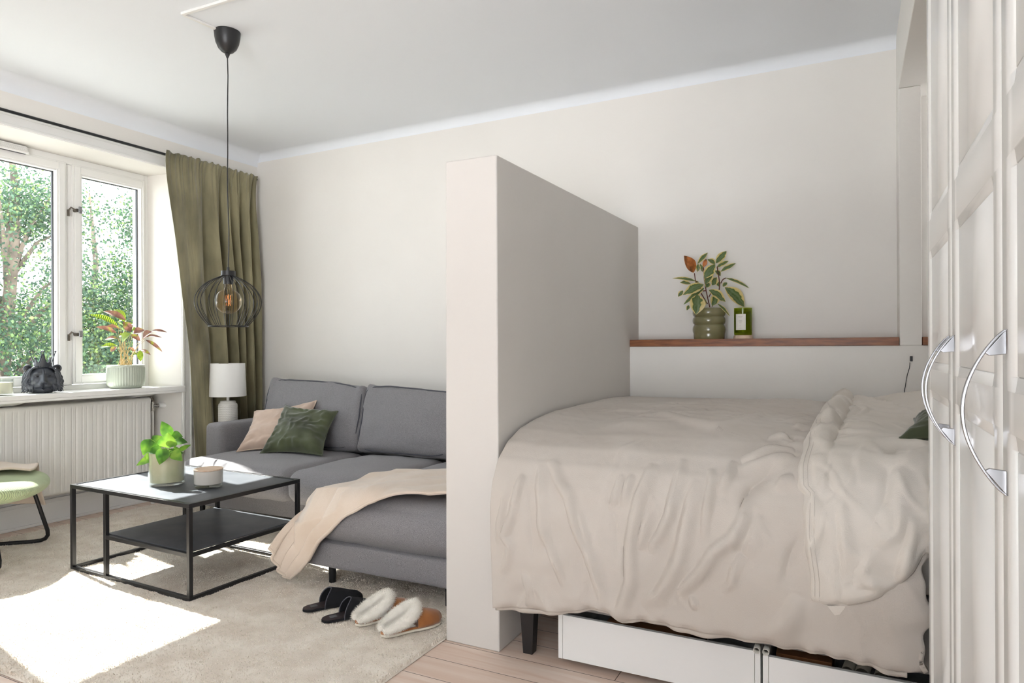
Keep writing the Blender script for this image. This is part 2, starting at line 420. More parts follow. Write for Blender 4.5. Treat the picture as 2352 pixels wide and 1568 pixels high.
# ================================================================== THE ROOM
XW, XN, YB, YL, XP, ZC = -4.583, -4.865, 4.186, 3.994, -1.215, 2.84
f = MB().box(-5.05, 1.6, -2.9, 4.3, -.05, 0).build('floor', 'floor'); struct(f)
w = MB()
w.prism([(XW, 3.435), (XW, 4.3), (-5.05, 4.3), (-5.05, 3.364), (XN, 3.364)], 0, 2.95)
w.prism([(XW, 1.0), (XN, 1.07), (-5.05, 1.07), (-5.05, -2.9), (XW, -2.9)], 0, 2.95)
w.prism([(XW, 2.528), (XN, 2.512), (-5.05, 2.512), (-5.05, 2.95), (XW, 2.95)], 1.0, 3.4351, 'y')
w.box(-5.05, XN, 1.07, 3.364, 0, .865)
struct(w.build('wall_left', 'wall'))
struct(MB().box(XW, 1.6, YB, 4.3, 0, 2.95).build('wall_back', 'wall'))
led = MB().box(XP, 1.6, YL, YB, 0, 1.175).build('wall_ledge', 'wall'); struct(led)
col = MB().box(.217, .317, YL, YB, 1.175, 2.501).box(.217, 1.3, -2.9, YB, 2.5011, 2.95).build('wall_column', 'wall', bevel=.004); struct(col)
struct(MB().box(1.3, 1.4, -2.9, YL, 0, 2.95).build('wall_right', 'wall'))
struct(MB().box(-5.05, -1.05, -3.0, -2.9, 0, 2.95).build('wall_light_block', 'wall'))  # unseen wall added behind the camera to cut light on the partition front
struct(MB().box(-5.05, 1.6, -2.9, 4.3, ZC, 2.95).build('ceiling', 'ceil'))
# concave cove where the walls meet the ceiling
cv = []; a = np.linspace(0, math.pi / 2, 10); R1 = .1; R2 = .06
c = MB(); pl = [(XW, ZC)] + [(XW + R1 - R1 * math.cos(t), ZC - R1 + R1 * math.sin(t)) for t in a]
c.prism([(p[0], p[1]) for p in pl], -2.9, YB, 'y')
pb = [(YB, ZC)] + [(YB - R2 + R2 * math.cos(t), ZC - R2 + R2 * math.sin(t)) for t in a]
c.prism([(p[0], p[1]) for p in pb], XW, .217, 'x')
struct(c.build('ceiling_cove', 'ceil', smooth=True)); bpy.data.objects['ceiling_cove'].name = 'trim_1'
# head-high partition at the foot of the bed
p = mesh('wall_partition', [(-1.457, 2.277, 0), (XP, 2.277, 0), (XP, YB, 0), (-1.457, YB, 0),
                            (-1.45, 2.277, 1.917), (-1.218, 2.277, 1.915), (XP, YB, 1.938), (-1.45, YB, 1.938)],
         [[0, 3, 2, 1], [4, 5, 6, 7], [0, 1, 5, 4], [1, 2, 6, 5], [2, 3, 7, 6], [3, 0, 4, 7]], 'part', smooth=False); bev(p, .006, 3); struct(p)
# niche casing
t = MB()
for d, (a0, a1) in ((.012, (0, .085)), (.02, (.004, .02)), (.018, (.07, .085))):
    t.box(XW + .0005, XW + d, 3.435 + a0, 3.435 + a1, 0, 2.528 + a1); t.box(XW + .0005, XW + d, 1.0 - a1, 1.0 - a0, 0, 2.528 + a1)
    t.box(XW + .0005, XW + d, 1.0 - a0, 3.435 + a0, 2.528 + a0, 2.528 + a1)
struct(t.build('trim_2', 'white', bevel=.002))
b = MB().box(XN, XN + .016, 1.07, 3.364, 0, .14).box(XN, XN + .024, 1.07, 3.364, .14, .165).box(XN, XN + .012, 1.07, 3.364, .165, .185)
b.box(XN + .016, XN + .028, 1.07, 3.364, 0, .02); struct(b.build('baseboard_left', 'white', bevel=.003))
b = MB().box(XW, XW + .014, 3.52, YB, 0, .12); struct(b.build('baseboard_corner', 'white', bevel=.003))
bpy.data.objects['baseboard_corner'].name = 'baseboard_window'
b = MB().box(XW + .014, -1.457, YB - .014, YB, 0, .12); struct(b.build('baseboard_back', 'white', bevel=.003))

# window: frame, wide and narrow sashes, latches, sill
win = bpy.data.objects.new('window_1', None); C.objects.link(win); win.location = (-4.9, 2.2, .9); struct(win)
m = MB(); X0, X1 = -4.96, XN + .002; y0, y1, z0, z1 = 1.07, 3.364, .865, 2.512
m.box(X0, X1, y0, y0 + .05, z0, z1).box(X0, X1, y1 - .03, y1, z0, z1).box(X0, X1, y0 + .05, y1 - .03, z0, z0 + .06).box(X0, X1, y0 + .05, y1 - .03, z1 - .05, z1)
for yc in (2.775, 1.695): m.box(X0, X1 - .008, yc - .022, yc + .022, z0 + .06, z1 - .05)
m.build('window_frame', 'white', win, bevel=.003)
def sash(ya, yb, ga, gb):
    s = MB(); xa, xb = -4.925, XN + .012; za, zb = .93, 2.47; g0, g1 = .998, 2.398
    s.box(xa, xb, ya, ga, za, zb).box(xa, xb, gb, yb, za, zb).box(xa, xb, ga, gb, za, g0).box(xa, xb, ga, gb, g1, zb)
    e = .008
    s.box(xb, xb + e, ya + .012, ga - .012, za + .012, zb - .012).box(xb, xb + e, gb + .012, yb - .012, za + .012, zb - .012)
    s.box(xb, xb + e, ga - .012, gb + .012, za + .012, g0 - .012).box(xb, xb + e, ga - .012, gb + .012, g1 + .012, zb - .012)
    o = s.build('sash', 'white', win, bevel=.003)
    g = MB().box(-4.902, -4.898, ga, gb, g0, g1).build('pane', 'pane', o)
    k = MB().box(-4.912, -4.893, gb - .006, gb, g0, g1).box(-4.912, -4.893, ga, gb, g1 - .004, g1).build('gasket', 'bplast', o)
    return o
sr = sash(2.795, 3.336, 2.86, 3.30); sl = sash(1.715, 2.755, 1.79, 2.69); sash(1.12, 1.675, 1.18, 1.61)
for z in (2.144, 1.278):
    q = MB(); up = 1 if z > 2 else 1
    q.box(-4.853, -4.846, 2.757, 2.771, z - .045, z + .0)
    q.tube([(-4.847, 2.765, z - .005), (-4.835, 2.775, z + .016), (-4.83, 2.79, z + .006), (-4.828, 2.80, z)], .006)
    q.tube([(-4.85, 2.805, z), (-4.82, 2.808, z)], .012, 12)
    o = q.build('latch', 'bronze', sr, smooth=True)
    k = softbox('latch_knob', (-4.808, 2.822, z + .003), (.005, .013, .024), .005, 'steel', o, n=6)
sl = MB().prism([(XN + .003, 1.075), (-4.583, 1.005), (-4.562, 1.005), (-4.562, .98), (-4.553, .98), (-4.553, 3.455), (-4.562, 3.455), (-4.562, 3.43), (-4.583, 3.43), (XN + .003, 3.36)], .862, .892).box(-4.575, -4.553, .98, 3.455, .845, .8618)
o = sl.build('window_sill', 'white', win, bevel=.003)
for yy in (3.22, 2.32, 1.4):
    MB().prism([(XN, .862), (-4.6, .862), (-4.6, .845), (XN, .79)], yy - .05, yy + .05, 'y').build('sill_bracket', 'white', win, bevel=.003)
v = thing('trickle_vent', 'white ribbed trickle vent above the window sash', 'vent', (-4.84, 2.2, 2.45))
g = MB().box(XN + .012, -4.815, 1.9, 2.50, 2.455, 2.468)
for i in range(5): g.box(XN + .012, -4.822, 1.905, 2.495, 2.471 + i * .0062, 2.4745 + i * .0062)
g.box(XN + .013, -4.826, 1.9, 2.49, 2.455, 2.505).build('housing', 'white', v, bevel=.0015)

# ------------------------------------------------------------------ outside: ground, house, two birches
gnd = MB().box(-60, -7, -30, 50, -7.1, -7).build('ground', 'grass'); struct(gnd)
h = thing('apartment_house', 'pale rendered house with a brick band seen through the trees', 'building', (-34, 16, -7))
MB().box(-40, -30, 4, 40, -7, 2.6).build('facade', 'render', h); MB().box(-30, -29.8, 4, 40, -1.0, -.4).build('brick_band', 'brick', h)
MB().prism([(-41, 2.6), (-29, 2.6), (-29, 2.8), (-35, 4.2)], 4, 40, 'y').build('roof', 'roofm', h)
for yy in (8.5, 12.5, 16, 19.5, 23.5, 27.5):
    for zz in (-3.5, -.2): MB().box(-29.98, -29.85, yy, yy + 1.5, zz, zz + 1.6).build('window', 'bwin', h)
bal = tag(MB().box(-9.3, -8.9, 3, 12, -.15, .14).build('garden_wall', 'render'), 'pale low wall outside below the trees', 'wall')
bal.location = (0, 0, 0)
def tree(cx, cy, seed, label, ncl, spread, zc, zh, lsz=.058, top=None):
    r = np.random.RandomState(seed); t = thing('birch_tree', label, 'tree', (cx, cy, -7), group=None)
    tr = MB(); tr.tube([(cx, cy, -7), (cx + .1, cy + .15, -3), (cx - .1, cy - .1, 0), (cx + .1, cy + .1, 3.4), (cx, cy, 5.2)], [.22, .18, .13, .07, .02], 10)
    cl = []
    for i in range(ncl):
        z = zc + r.uniform(-1, 1) * zh; a = r.uniform(0, 6.283); rad = spread * math.sqrt(r.uniform(.02, 1)) * (1 - .45 * max(0, (z - zc) / zh) ** 2)
        cl.append((cx + rad * math.cos(a), cy + rad * math.sin(a) * 1.1, z))
    cl = [q for q in cl if mnoise.noise(Vector(q) * .85 + Vector((seed, 0, 0))) > -.13 + .04 * (q[2] - zc)]   # open gaps between the boughs
    for q in cl[::5]:
        z0 = q[2] - .9 - r.uniform(0, .6); tr.tube([(cx, cy, z0), ((cx + q[0]) / 2, (cy + q[1]) / 2, (z0 + q[2]) / 2 + .2), q], [.05, .028, .008], 6)
    tr.build('trunk', 'bark', t, smooth=True)
    per = 260; ctr = np.repeat(np.array(cl), per, 0); n = len(ctr)
    off = r.normal(0, 1, (n, 3)) * np.array([.24, .24, .2]); off[:, 2] -= r.uniform(0, .35, n)
    P = ctr + off; d1 = r.normal(0, 1, (n, 3)); d1 /= np.linalg.norm(d1, axis=1)[:, None]; d2 = np.cross(d1, r.normal(0, 1, (n, 3))); d2 /= np.linalg.norm(d2, axis=1)[:, None]
    s = r.uniform(.6, 1.2, n)[:, None] * lsz
    V = np.stack([P - d1 * s * .5, P + d2 * s * .36, P + d1 * s * .6, P - d2 * s * .36], 1)
    mesh('foliage', V.reshape(-1, 3), np.arange(n * 4).reshape(-1, 4), 'tleaf', t, smooth=False)
tree(-12.2, 6.0, 3, 'leafy birch outside the left window sash', 620, 2.1, .6, 3.3)
tree(-11.6, 9.1, 5, 'leafy birch outside behind the calathea plant', 620, 2.0, .7, 3.3)
tree(-17.5, 10.5, 9, 'farther birch glimpsed between the two nearer trees', 380, 3.0, -.6, 3.4, .065)

# ------------------------------------------------------------------ radiator under the sill
rd = thing('radiator', 'white ribbed panel radiator under the window sill', 'radiator', (-4.74, 2.2, .17))
yy = np.arange(1.25, 3.2701, .0035); zz = np.array([.205, .22, .235, .26, .5, .76, .785, .80, .806, .812]); per = .0715
P = np.zeros((len(zz), len(yy), 3))
for i, z in enumerate(zz):
    env = np.clip(min((z - .215) / .03, (.775 - z) / .025), 0, 1)
    ph = ((yy - 1.25) % per) / per
    prof = -.007 * np.exp(-((ph - .25) / .07) ** 2) - .007 * np.exp(-((ph - .62) / .07) ** 2) - .004 * np.exp(-((ph - .435) / .06) ** 2)
    back = {0: -.02, 8: -.006, 9: -.022}.get(i, 0)
    P[i, :, 0] = -4.70 + prof * env + back; P[i, :, 1] = yy; P[i, :, 2] = z
grid('front_panel', P, 'rad', rd, thick=.003)
MB().box(-4.80, -4.722, 1.25, 3.27, .205, .222).box(-4.80, -4.722, 1.25, 3.27, .795, .812).box(-4.80, -4.71, 3.262, 3.272, .215, .80).box(-4.80, -4.796, 1.25, 3.27, .21, .81).box(-4.80, -4.71, 1.248, 1.258, .215, .80).build('casing', 'rad', rd, bevel=.004)
for yb_ in (3.05, 1.5): MB().box(XN + .001, -4.801, yb_, yb_ + .03, .3, .78).build('bracket', 'rad', rd)
vv = thing('radiator_valve', 'chrome radiator valve with a white thermostat head', 'valve', (-4.75, 3.33, .75))
MB().tube([(-4.75, 3.274, .80), (-4.75, 3.30, .80), (-4.75, 3.316, .795), (-4.75, 3.318, .775)], .013, 12).build('elbow', 'bronze', vv, smooth=True)
MB().tube([(-4.75, 3.318, .78), (-4.75, 3.318, .705)], .011, 12).tube([(-4.75, 3.318, .765), (-4.75, 3.318, .755)], .015, 8).tube([(-4.75, 3.318, .722), (-4.75, 3.318, .708)], .015, 8).tube([(-4.75, 3.318, .742), (-4.74, 3.362, .742)], [.01, .012], 12).tube([(-4.745, 3.345, .742), (-4.742, 3.36, .742)], .016, 10).build('valve_body', 'ltrim', vv, smooth=True)
MB().tube([(-4.741, 3.363, .742), (-4.738, 3.372, .742), (-4.73, 3.41, .74), (-4.72, 3.429, .739)], [.019, .021, .021, .018], 20).build('thermostat_head', 'white', vv, smooth=True)
tag(MB().tube([(-4.75, 3.318, .703), (-4.75, 3.318, .03)], .009, 12).tube([(-4.75, 3.318, .03), (-4.75, 3.318, .001)], .016, 12).build('heating_pipe', 'rad', smooth=True), 'thin white heating pipe rising to the radiator valve', 'pipe')

# ------------------------------------------------------------------ curtain and rod
rod = thing('curtain_rod', 'thin black curtain rod above the window', 'curtain rod', (-4.5, 2.5, 2.6))
MB().tube([(-4.497, .4, 2.592), (-4.497, 4.10, 2.607)], .0095, 14).build('pole', 'black', rod, smooth=True)
for y in (3.62, 1.2): MB().box(XW, XW + .006, y - .012, y + .012, 2.575, 2.64).tube([(XW + .003, y, 2.625), (-4.50, y, 2.622), (-4.497, y, 2.588)], .005).build('bracket', 'black', rod)
NU, NV = 420, 70; U = np.linspace(0, 1, NU)[:, None]; Vv = np.linspace(0, 1, NV)[None, :]
ZT = 2.628; z = ZT - Vv * (ZT - .02)
ly = np.interp(z, [0, .3, .65, 1.18, 1.70, 2.14, 2.59, 2.7], [3.50, 3.475, 3.452, 3.415, 3.342, 3.290, 3.238, 3.236]); ry = np.interp(z, [0, 2.7], [4.12, 4.085])
# fold centres in u: broad flat leaf on the left, tighter gathers to the right
ph = np.interp(U, [0, .30, .42, .55, .65, .72, .80, .88, 1], [0, .9, 2.0, 3.4, 5.0, 6.2, 7.5, 8.6, 10]) * 2 * math.pi * .5 + np.zeros_like(z)
amp = .012 + .048 * np.clip(Vv * 3, 0, 1) * np.clip(U * 2.2, .25, 1)
fold = np.sin(ph + .6 * np.sin(Vv * 3)) ; fold2 = np.sin(2 * ph + 1.3 + Vv * 2)
gath = np.sin(U * 150 + 4 * fbm(U * 20, Vv * 2)) * .006 * np.clip(1 - Vv * 6, 0, 1)
X = -4.502 + amp * fold + .012 * fold2 * np.clip(Vv * 4, 0, 1) + gath + .010 * fbm(U * 14, Vv * 5) + .007 * np.sin(ph * 3.3 + 2 * np.sin(Vv * 4)) * np.clip(U * 2 - .3, 0, 1)
X = X + .02 * np.exp(-((Vv - .024) / .012) ** 2) * 0
tail = np.clip(1 - U * 1.0, 0, 1)
Y = ly + (ry - ly) * (U ** .92) + .014 * np.cos(ph) * np.clip(Vv * 3, .2, 1)
top = .006 * np.sin(U * 90) + .01 * fbm(U * 25, U * 0)
Z = z + top * np.exp(-Vv * 40)
X = X * (1 - np.exp(-Vv * 45)) + (-4.472 + .5 * gath) * np.exp(-Vv * 45)
X = np.maximum(X, XW + .022)
cur = thing('curtain', 'olive green velvet curtain gathered in the window corner', 'curtain', (-4.5, 3.8, .02))
grid('drape', np.stack([X + 0 * z, Y, Z], -1), 'curtain', cur, thick=.004)

# ------------------------------------------------------------------ pendant lamp and ceiling duct
PX, PYY = -2.923, 2.473
pc = onZ(ZC, 522, 73); PX, PYY = pc[0], pc[1]
pen = thing('pendant_lamp', 'black wire cage pendant lamp with an amber globe bulb', 'lamp', (PX, PYY, ZC))
prof = [(.0, 2.725), (.014, 2.726), (.03, 2.735), (.046, 2.752), (.058, 2.78), (.064, 2.81), (.066, ZC - .001), (.0, ZC - .001)]
MB().lathe(prof, (PX, PYY)).build('canopy', 'bplast', pen, smooth=True)
zs = onD((PX, PYY, 1.5), 521, 622)[2]; zb = onD((PX, PYY, 1.5), 521, 749)[2]; zl = onD((PX, PYY, 1.5), 521, 690)[2]
MB().lathe([(.011, 2.726), (.012, 2.72), (.006, 2.705), (.0035, 2.70)], (PX, PYY), 16).build('cord_grip', 'bplast', pen, smooth=True)
pts = [(PX + .004 * math.sin(i * .9) * (0 < i < 11), PYY + .003 * math.cos(i * 1.3) * (0 < i < 11), 2.71 + (zs + .012 - 2.71) * i / 11) for i in range(12)]
MB().tube(pts, .0028, 8).build('cord', 'bplast', pen, smooth=True)
MB().lathe([(.0, zs + .02), (.006, zs + .02), (.006, zs), (.036, zs - .001), (.036, zs - .026), (.026, zs - .027), (.024, zs - .07), (.0, zs - .07)], (PX, PYY), 32).build('lamp_holder', 'bplast', pen, smooth=True)
wc = MB(); ztop = zs - .027; H = ztop - zb
for i in range(24):
    a = 2 * math.pi * (i + (.12 if i % 2 else -.12)) / 24; pr = []
    for k in range(15):
        u = k / 14; zz_ = ztop - H * u
        # quadratic onion profile
        r_ = np.interp(u, [0, .04, .12, .22, .36, .5, .64, .78, .9, 1], [.034, .06, .1, .13, .157, .167, .160, .142, .118, .096])
        pr.append((PX + r_ * math.cos(a), PYY + r_ * math.sin(a), zz_))
    wc.tube(interp_curve(pr, 22), .0017, 6)
wc.tube([(PX + .097 * math.cos(t), PYY + .097 * math.sin(t), zb) for t in np.linspace(0, 2 * math.pi, 48, endpoint=False)], .0026, 6, closed=True)
wc.tube([(PX + .036 * math.cos(t), PYY + .036 * math.sin(t), ztop) for t in np.linspace(0, 2 * math.pi, 32, endpoint=False)], .0026, 6, closed=True)
wc.build('wire_cage', 'black', pen, smooth=True)
br = .0665; pb = [(.017, zs - .068), (.018, zs - .085), (.024, zs - .10)]
zc0 = zl - .004
for t in np.linspace(math.radians(58), -math.pi / 2, 22): pb.append((br * math.cos(t) if t > -1.57 else 0, zc0 + br * math.sin(t)))
MB().lathe(pb, (PX, PYY), 48).build('bulb', 'amber', pen, smooth=True)
MB().tube([(PX, PYY, zs - .075), (PX, PYY, zl + .034)], [.009, .004], 12).build('glass_stem', 'clear', pen, smooth=True)
fl = MB(); fl.tube([(PX, PYY, zl + .033), (PX, PYY, zl - .028)], .0012, 6)
for k in range(5):
    a0 = k * 1.256; fl.tube([(PX + .012 * math.cos(a0 + t * 1.3), PYY + .012 * math.sin(a0 + t * 1.3), zl + .028 - t * .055) for t in np.linspace(0, 1, 10)], .0007, 5)
M['fil'] = mat('glowing filament', (255, 150, 70), .5, emit=((255, 190, 130), .45))
fl.build('filament', 'fil', pen, smooth=True)
d0, d1, d2 = onZ(ZC, 499, 65), onZ(ZC, 422, 31), onZ(ZC, 560, -14)
def ductseg(a, b):
    a = Vector(a[:2]); b = Vector(b[:2]); d = (b - a).normalized(); n = Vector((-d.y, d.x)) * .0085; return [tuple(a + n), tuple(b + n), tuple(b - n), tuple(a - n)]
tag(MB().prism(ductseg(d0, d1), ZC - .011, ZC).prism(ductseg(np.array(d1) + (np.array(d1) - np.array(d0)) * .05, d2), ZC - .013, ZC).build('cable_duct', 'white', bevel=.002), 'slim white cable duct angled along the ceiling to the pendant', 'cable duct')

# ------------------------------------------------------------------ rug
rug = thing('rug', 'large cream deep pile rug under the sofa and coffee table', 'rug', (-3, 2.2, 0))
rx0, rx1, ry0, ry1 = -4.66, -1.463, 1.325, 3.62
nx, ny = 300, 210; xx = np.linspace(rx0, rx1, nx)[:, None] + np.zeros((1, ny)); yy = np.linspace(ry0, ry1, ny)[None, :] + np.zeros((nx, 1))
ed = np.minimum(np.minimum(xx - rx0, rx1 - xx), np.minimum(yy - ry0, ry1 - yy))
zz = .003 + .013 * np.clip(ed / .02, 0, 1) ** .5 + .004 * fbm(xx * 9, yy * 9) + .004 * fbm(xx * 45, yy * 45, 2)
zz[ed < 1e-6] = .002
grid('rug_base', np.stack([xx, yy, np.maximum(zz, .002)], -1), 'rug', rug)
n = 150000; px_ = rs.uniform(rx0, rx1, n); py_ = rs.uniform(ry0, ry1, n)
ang = rs.uniform(0, 6.283, n); ln = rs.uniform(.006, .011, n); wd = .0022; lean = rs.normal(0, .5, (n, 2))
base = np.stack([px_, py_, .010 + 0 * px_ + .003 * fbm(px_ * 9, py_ * 9)], 1); sd = np.stack([np.cos(ang), np.sin(ang), 0 * ang], 1) * wd
tip = base + np.stack([lean[:, 0] * ln, lean[:, 1] * ln, ln], 1)
V = np.stack([base - sd, base + sd, tip + sd * .5, tip - sd * .5], 1)
pl = mesh('pile', V.reshape(-1, 3), np.arange(n * 4).reshape(-1, 4), 'pile', rug, smooth=False); pl['kind'] = 'stuff'
# curled edge tufts along the visible borders

# ------------------------------------------------------------------ coffee table
ct = thing('coffee_table', 'black metal coffee table with a lower shelf on the rug', 'coffee table', (-3.185, 2.42, .012))
RT = Matrix.Translation((-3.185, 2.42, 0)) @ Matrix.Rotation(math.radians(-1.9), 4, 'Z')
hx, hy, TZ = .487, .335, .462; q = .010
def rbox(mb, x0, x1, y0, y1, z0, z1): mb.box(x0, x1, y0, y1, z0, z1, RT)
g = MB(); rbox(g, -hx + q * 2, hx - q * 2, -hy + q * 2, hy - q * 2, TZ - .012, TZ - .003); g.build('tabletop', 'tabtop', ct)
def rect(name, x0, x1, y0, y1, z0, z1):
    g = MB(); rbox(g, x0, x1, y0, y0 + .02, z0, z1); rbox(g, x0, x1, y1 - .02, y1, z0, z1); rbox(g, x0, x0 + .02, y0 + .02, y1 - .02, z0, z1); rbox(g, x1 - .02, x1, y0 + .02, y1 - .02, z0, z1)
    return g.build(name, 'black', ct, bevel=.0012)
rect('top_frame', -hx, hx, -hy, hy, TZ - .02, TZ); rect('floor_frame', -hx, hx, -hy, hy, .012, .032)
for sx_ in (-1, 1):
    for sy_ in (-1, 1):
        g = MB(); x = sx_ * (hx - q); y = sy_ * (hy - q); rbox(g, x - q, x + q, y - q, y + q, .032, TZ - .02); g.build('leg', 'black', ct, bevel=.0012)
xm = -.178
for sy_ in (-1, 1):
    g = MB(); y = sy_ * (hy - q); rbox(g, xm - q, xm + q, y - q, y + q, .032, TZ - .02); g.build('upright', 'black', ct, bevel=.0012)
g = MB(); rbox(g, xm - q, hx - .021, -hy + .021, hy - .021, .232, .238); g.build('shelf', 'tabtop', ct)
g = MB(); rbox(g, xm + q, hx - .02, -hy, -hy + .02, .215, .234); rbox(g, xm + q, hx - .02, hy - .02, hy, .215, .234); rbox(g, xm - q, xm + q, -hy + .02, hy - .02, .215, .232); rbox(g, hx - .02, hx, -hy + .02, hy - .02, .215, .232)
g.build('shelf_frame', 'black', ct, bevel=.0012)

# vase with heart-leaved pothos
vs = thing('potted_pothos', 'bright green pothos in a cream glass pot on the coffee table', 'potted plant', (-3.23, 2.335, TZ))
vx, vy, z0 = -3.23, 2.335, TZ
MB().lathe([(0, z0), (.080, z0), (.086, z0 + .004), (.088, z0 + .012), (.088, z0 + .172), (.086, z0 + .174), (.084, z0 + .172), (.084, z0 + .016), (.0, z0 + .016)], (vx, vy), 64).build('glass_pot', 'clear', vs, smooth=True)
M['vasein'] = mat('cream inner lining', (206, 200, 168), .25, (222, 212, 186), 9, coat=.6)
MB().lathe([(0, z0 + .017), (.0825, z0 + .017), (.0835, z0 + .022), (.0835, z0 + .168), (.0, z0 + .150)], (vx, vy), 64).build('lining', 'vasein', vs, smooth=True)
lv = Leaves(); st = MB(); c0 = (vx, vy, z0 + .15)
# (base px, tip px, width px, depth offset of base / tip, curl)
L3 = [((392, 1003), (371, 967), 24, 0, .01), ((388, 1028), (386, 993), 40, -.04, -.05), ((372, 1026), (350, 1000), 30, 0, .02),
      ((394, 998), (420, 1003), 18, .02, .04), ((402, 1012), (431, 1016), 17, .0, -.02), ((382, 1030), (366, 1067), 30, -.08, -.1),
      ((396, 1036), (419, 1058), 22, -.08, -.1), ((345, 1008), (329, 1046), 26, .0, -.02), ((372, 1034), (337, 1037), 19, -.05, -.05),
      ((352, 1050), (313, 1069), 16, -.03, -.03), ((355, 1040), (326, 1058), 15, .0, .0), ((410, 1036), (439, 1021), 11, .0, .03),
      ((360, 1030), (352, 1012), 26, .02, .03), ((376, 1020), (362, 1010), 26, .0, .0), ((398, 1036), (416, 1032), 17, .02, .05),
      ((386, 1042), (402, 1030), 12, .0, .0), ((376, 1046), (352, 1046), 16, .01, .0), ((404, 1044), (421, 1040), 14, -.03, -.04), ((384, 1015), (398, 1012), 24, .03, .02)]
for b_, t_, w_, o0, o1 in L3:
    B_ = onD((vx, vy, z0), *b_, o0); T_ = onD((vx, vy, z0), *t_, o1); wd = w_ / FOC * 3.5
    # heart shape: widest near the base
    P_, U_ = leaf_patch(B_, T_, wd * 1.15, curl=.06, point=.62, fold=.18); lv.add(P_, U_)
    st.tube(interp_curve([c0, ((B_[0] + c0[0]) / 2, (B_[1] + c0[1]) / 2, (B_[2] + c0[2]) / 2 + .02), B_], 6), .0016, 5)
lv.build('foliage', 'lime', vs); M['stemgreen'] = mat('green stem', (120, 150, 60), .6); st.build('stems', 'stemgreen', vs, smooth=True)
# lidded candle on the coffee table
cd = thing('lidded_candle', 'grey glass candle with a wooden lid on the coffee table', 'candle', (-2.972, 2.385, TZ))
cx_, cy_ = -2.972, 2.385
MB().lathe([(0, z0), (.064, z0), (.068, z0 + .004), (.069, z0 + .018), (.0, z0 + .018)], (cx_, cy_), 56).build('glass_foot', 'clear', cd, smooth=True)
MB().lathe([(0, z0 + .0185), (.068, z0 + .0185), (.0695, z0 + .024), (.0695, z0 + .086), (.0, z0 + .086)], (cx_, cy_), 56).build('glass_cup', 'cupglass', cd, smooth=True)
MB().lathe([(0, z0 + .0865), (.069, z0 + .0865), (.0705, z0 + .089), (.070, z0 + .093), (.0, z0 + .093)], (cx_, cy_), 56).build('lid', 'lidwood', cd, smooth=True)

# ------------------------------------------------------------------ corner sofa
so = thing('corner_sofa', 'grey melange corner sofa with a chaise beside the partition', 'sofa', (-3, 3.3, .0))
def fbox(name, x0, x1, y0, y1, z0, z1, r, n=14, **k):
    return softbox(name, ((x0 + x1) / 2, (y0 + y1) / 2, (z0 + z1) / 2), ((x1 - x0) / 2, (y1 - y0) / 2, (z1 - z0) / 2), r, 'sofa', so, n=n, **k)
fbox('base', -4.17, -2.42, 3.12, 4.10, .105, .26, .02, wr=.003)
fbox('chaise_base', -2.455, -1.49, 2.50, 4.10, .102, .235, .025, wr=.003)
fbox('armrest', -4.205, -4.035, 3.34, 4.12, .13, .635, .035, n=16, wr=.003)
fbox('backrest', -4.03, -1.49, 3.93, 4.14, .2, .74, .03, wr=.003)
sc = fbox('seat_cushion', -4.03, -3.055, 2.98, 3.78, .235, .435, .075, n=22, bulge=(0, .02, .028), wr=.006)
sc2 = fbox('seat_cushion', -3.05, -2.375, 2.97, 3.78, .235, .435, .075, n=22, bulge=(0, .02, .03), wr=.006)
def chsag(u): return -.05 * max(0, -u.x) ** 3 * max(0, u.z)
sc3 = fbox('chaise_cushion', -2.46, -1.495, 2.485, 3.80, .225, .452, .10, n=26, bulge=(.015, .015, .03), wr=.006, sag=chsag)
def bcush(x0, x1, zt0, zt1, seed):
    tilt = math.radians(-17); R = Matrix.Rotation(tilt, 3, 'X')
    xc = (x0 + x1) / 2; hh = .235
    def sh(u, p):
        tl = zt0 * (1 - (u.x + 1) / 2) + zt1 * (u.x + 1) / 2
        cr = .009 * math.sin(p.x * 62 + seed + 2.5 * math.sin(p.x * 17)) * max(0, (u.z - .35)) ** 1.0 * (1 if u.y < 0 else .3) - .012 * max(0, abs(u.x) - .8) * 5 * (u.z > .3)
        return Vector((0, cr - .015 * (u.x ** 2) * (1 if u.y < 0 else 0) * 0, (tl) * (u.z + 1) / 2 + (.010 * math.sin(u.x * 2.4 + seed) + .020 * abs(u.x) ** 9 if u.z > .5 else 0)))
    o = softbox('back_cushion', (xc, 3.80, .665), ((x1 - x0) / 2, .085, hh), .045, 'sofa', so, n=26, bulge=(.01, .045, .0), R=R, shear=sh, wr=.012)
    # piped seam around the front face, near its edge
    pts = []
    for k in range(64):
        a = 2 * math.pi * k / 64; ca, sa = math.cos(a), math.sin(a); e = .32
        u = Vector((math.copysign(abs(ca) ** e, ca), -.8, math.copysign(abs(sa) ** e, sa)))
        p = Vector((u.x * ((x1 - x0) / 2 - .012), -.075, u.z * (hh - .008))); p += sh(u, p); pts.append(Vector((xc, 3.80, .665)) + R @ p)
    MB().tube(pts, .0045, 6, closed=True).build('piping', 'seam', o, smooth=True)
bcush(-4.03, -3.09, .05, -.01, 1.0); bcush(-3.085, -2.3, -.005, -.012, 3.0); bcush(-2.295, -1.5, -.01, -.01, 5.0)
for x, y in ((-2.30, 2.56), (-1.62, 2.56), (-4.05, 3.2), (-3.0, 3.2), (-4.05, 4.0), (-1.62, 4.0), (-3.0, 4.0)):
    MB().lathe([(0, .012), (.016, .012), (.0175, .02), (.0185, .108), (0, .108)], (x, y), 20).build('leg', 'black', so, smooth=True)

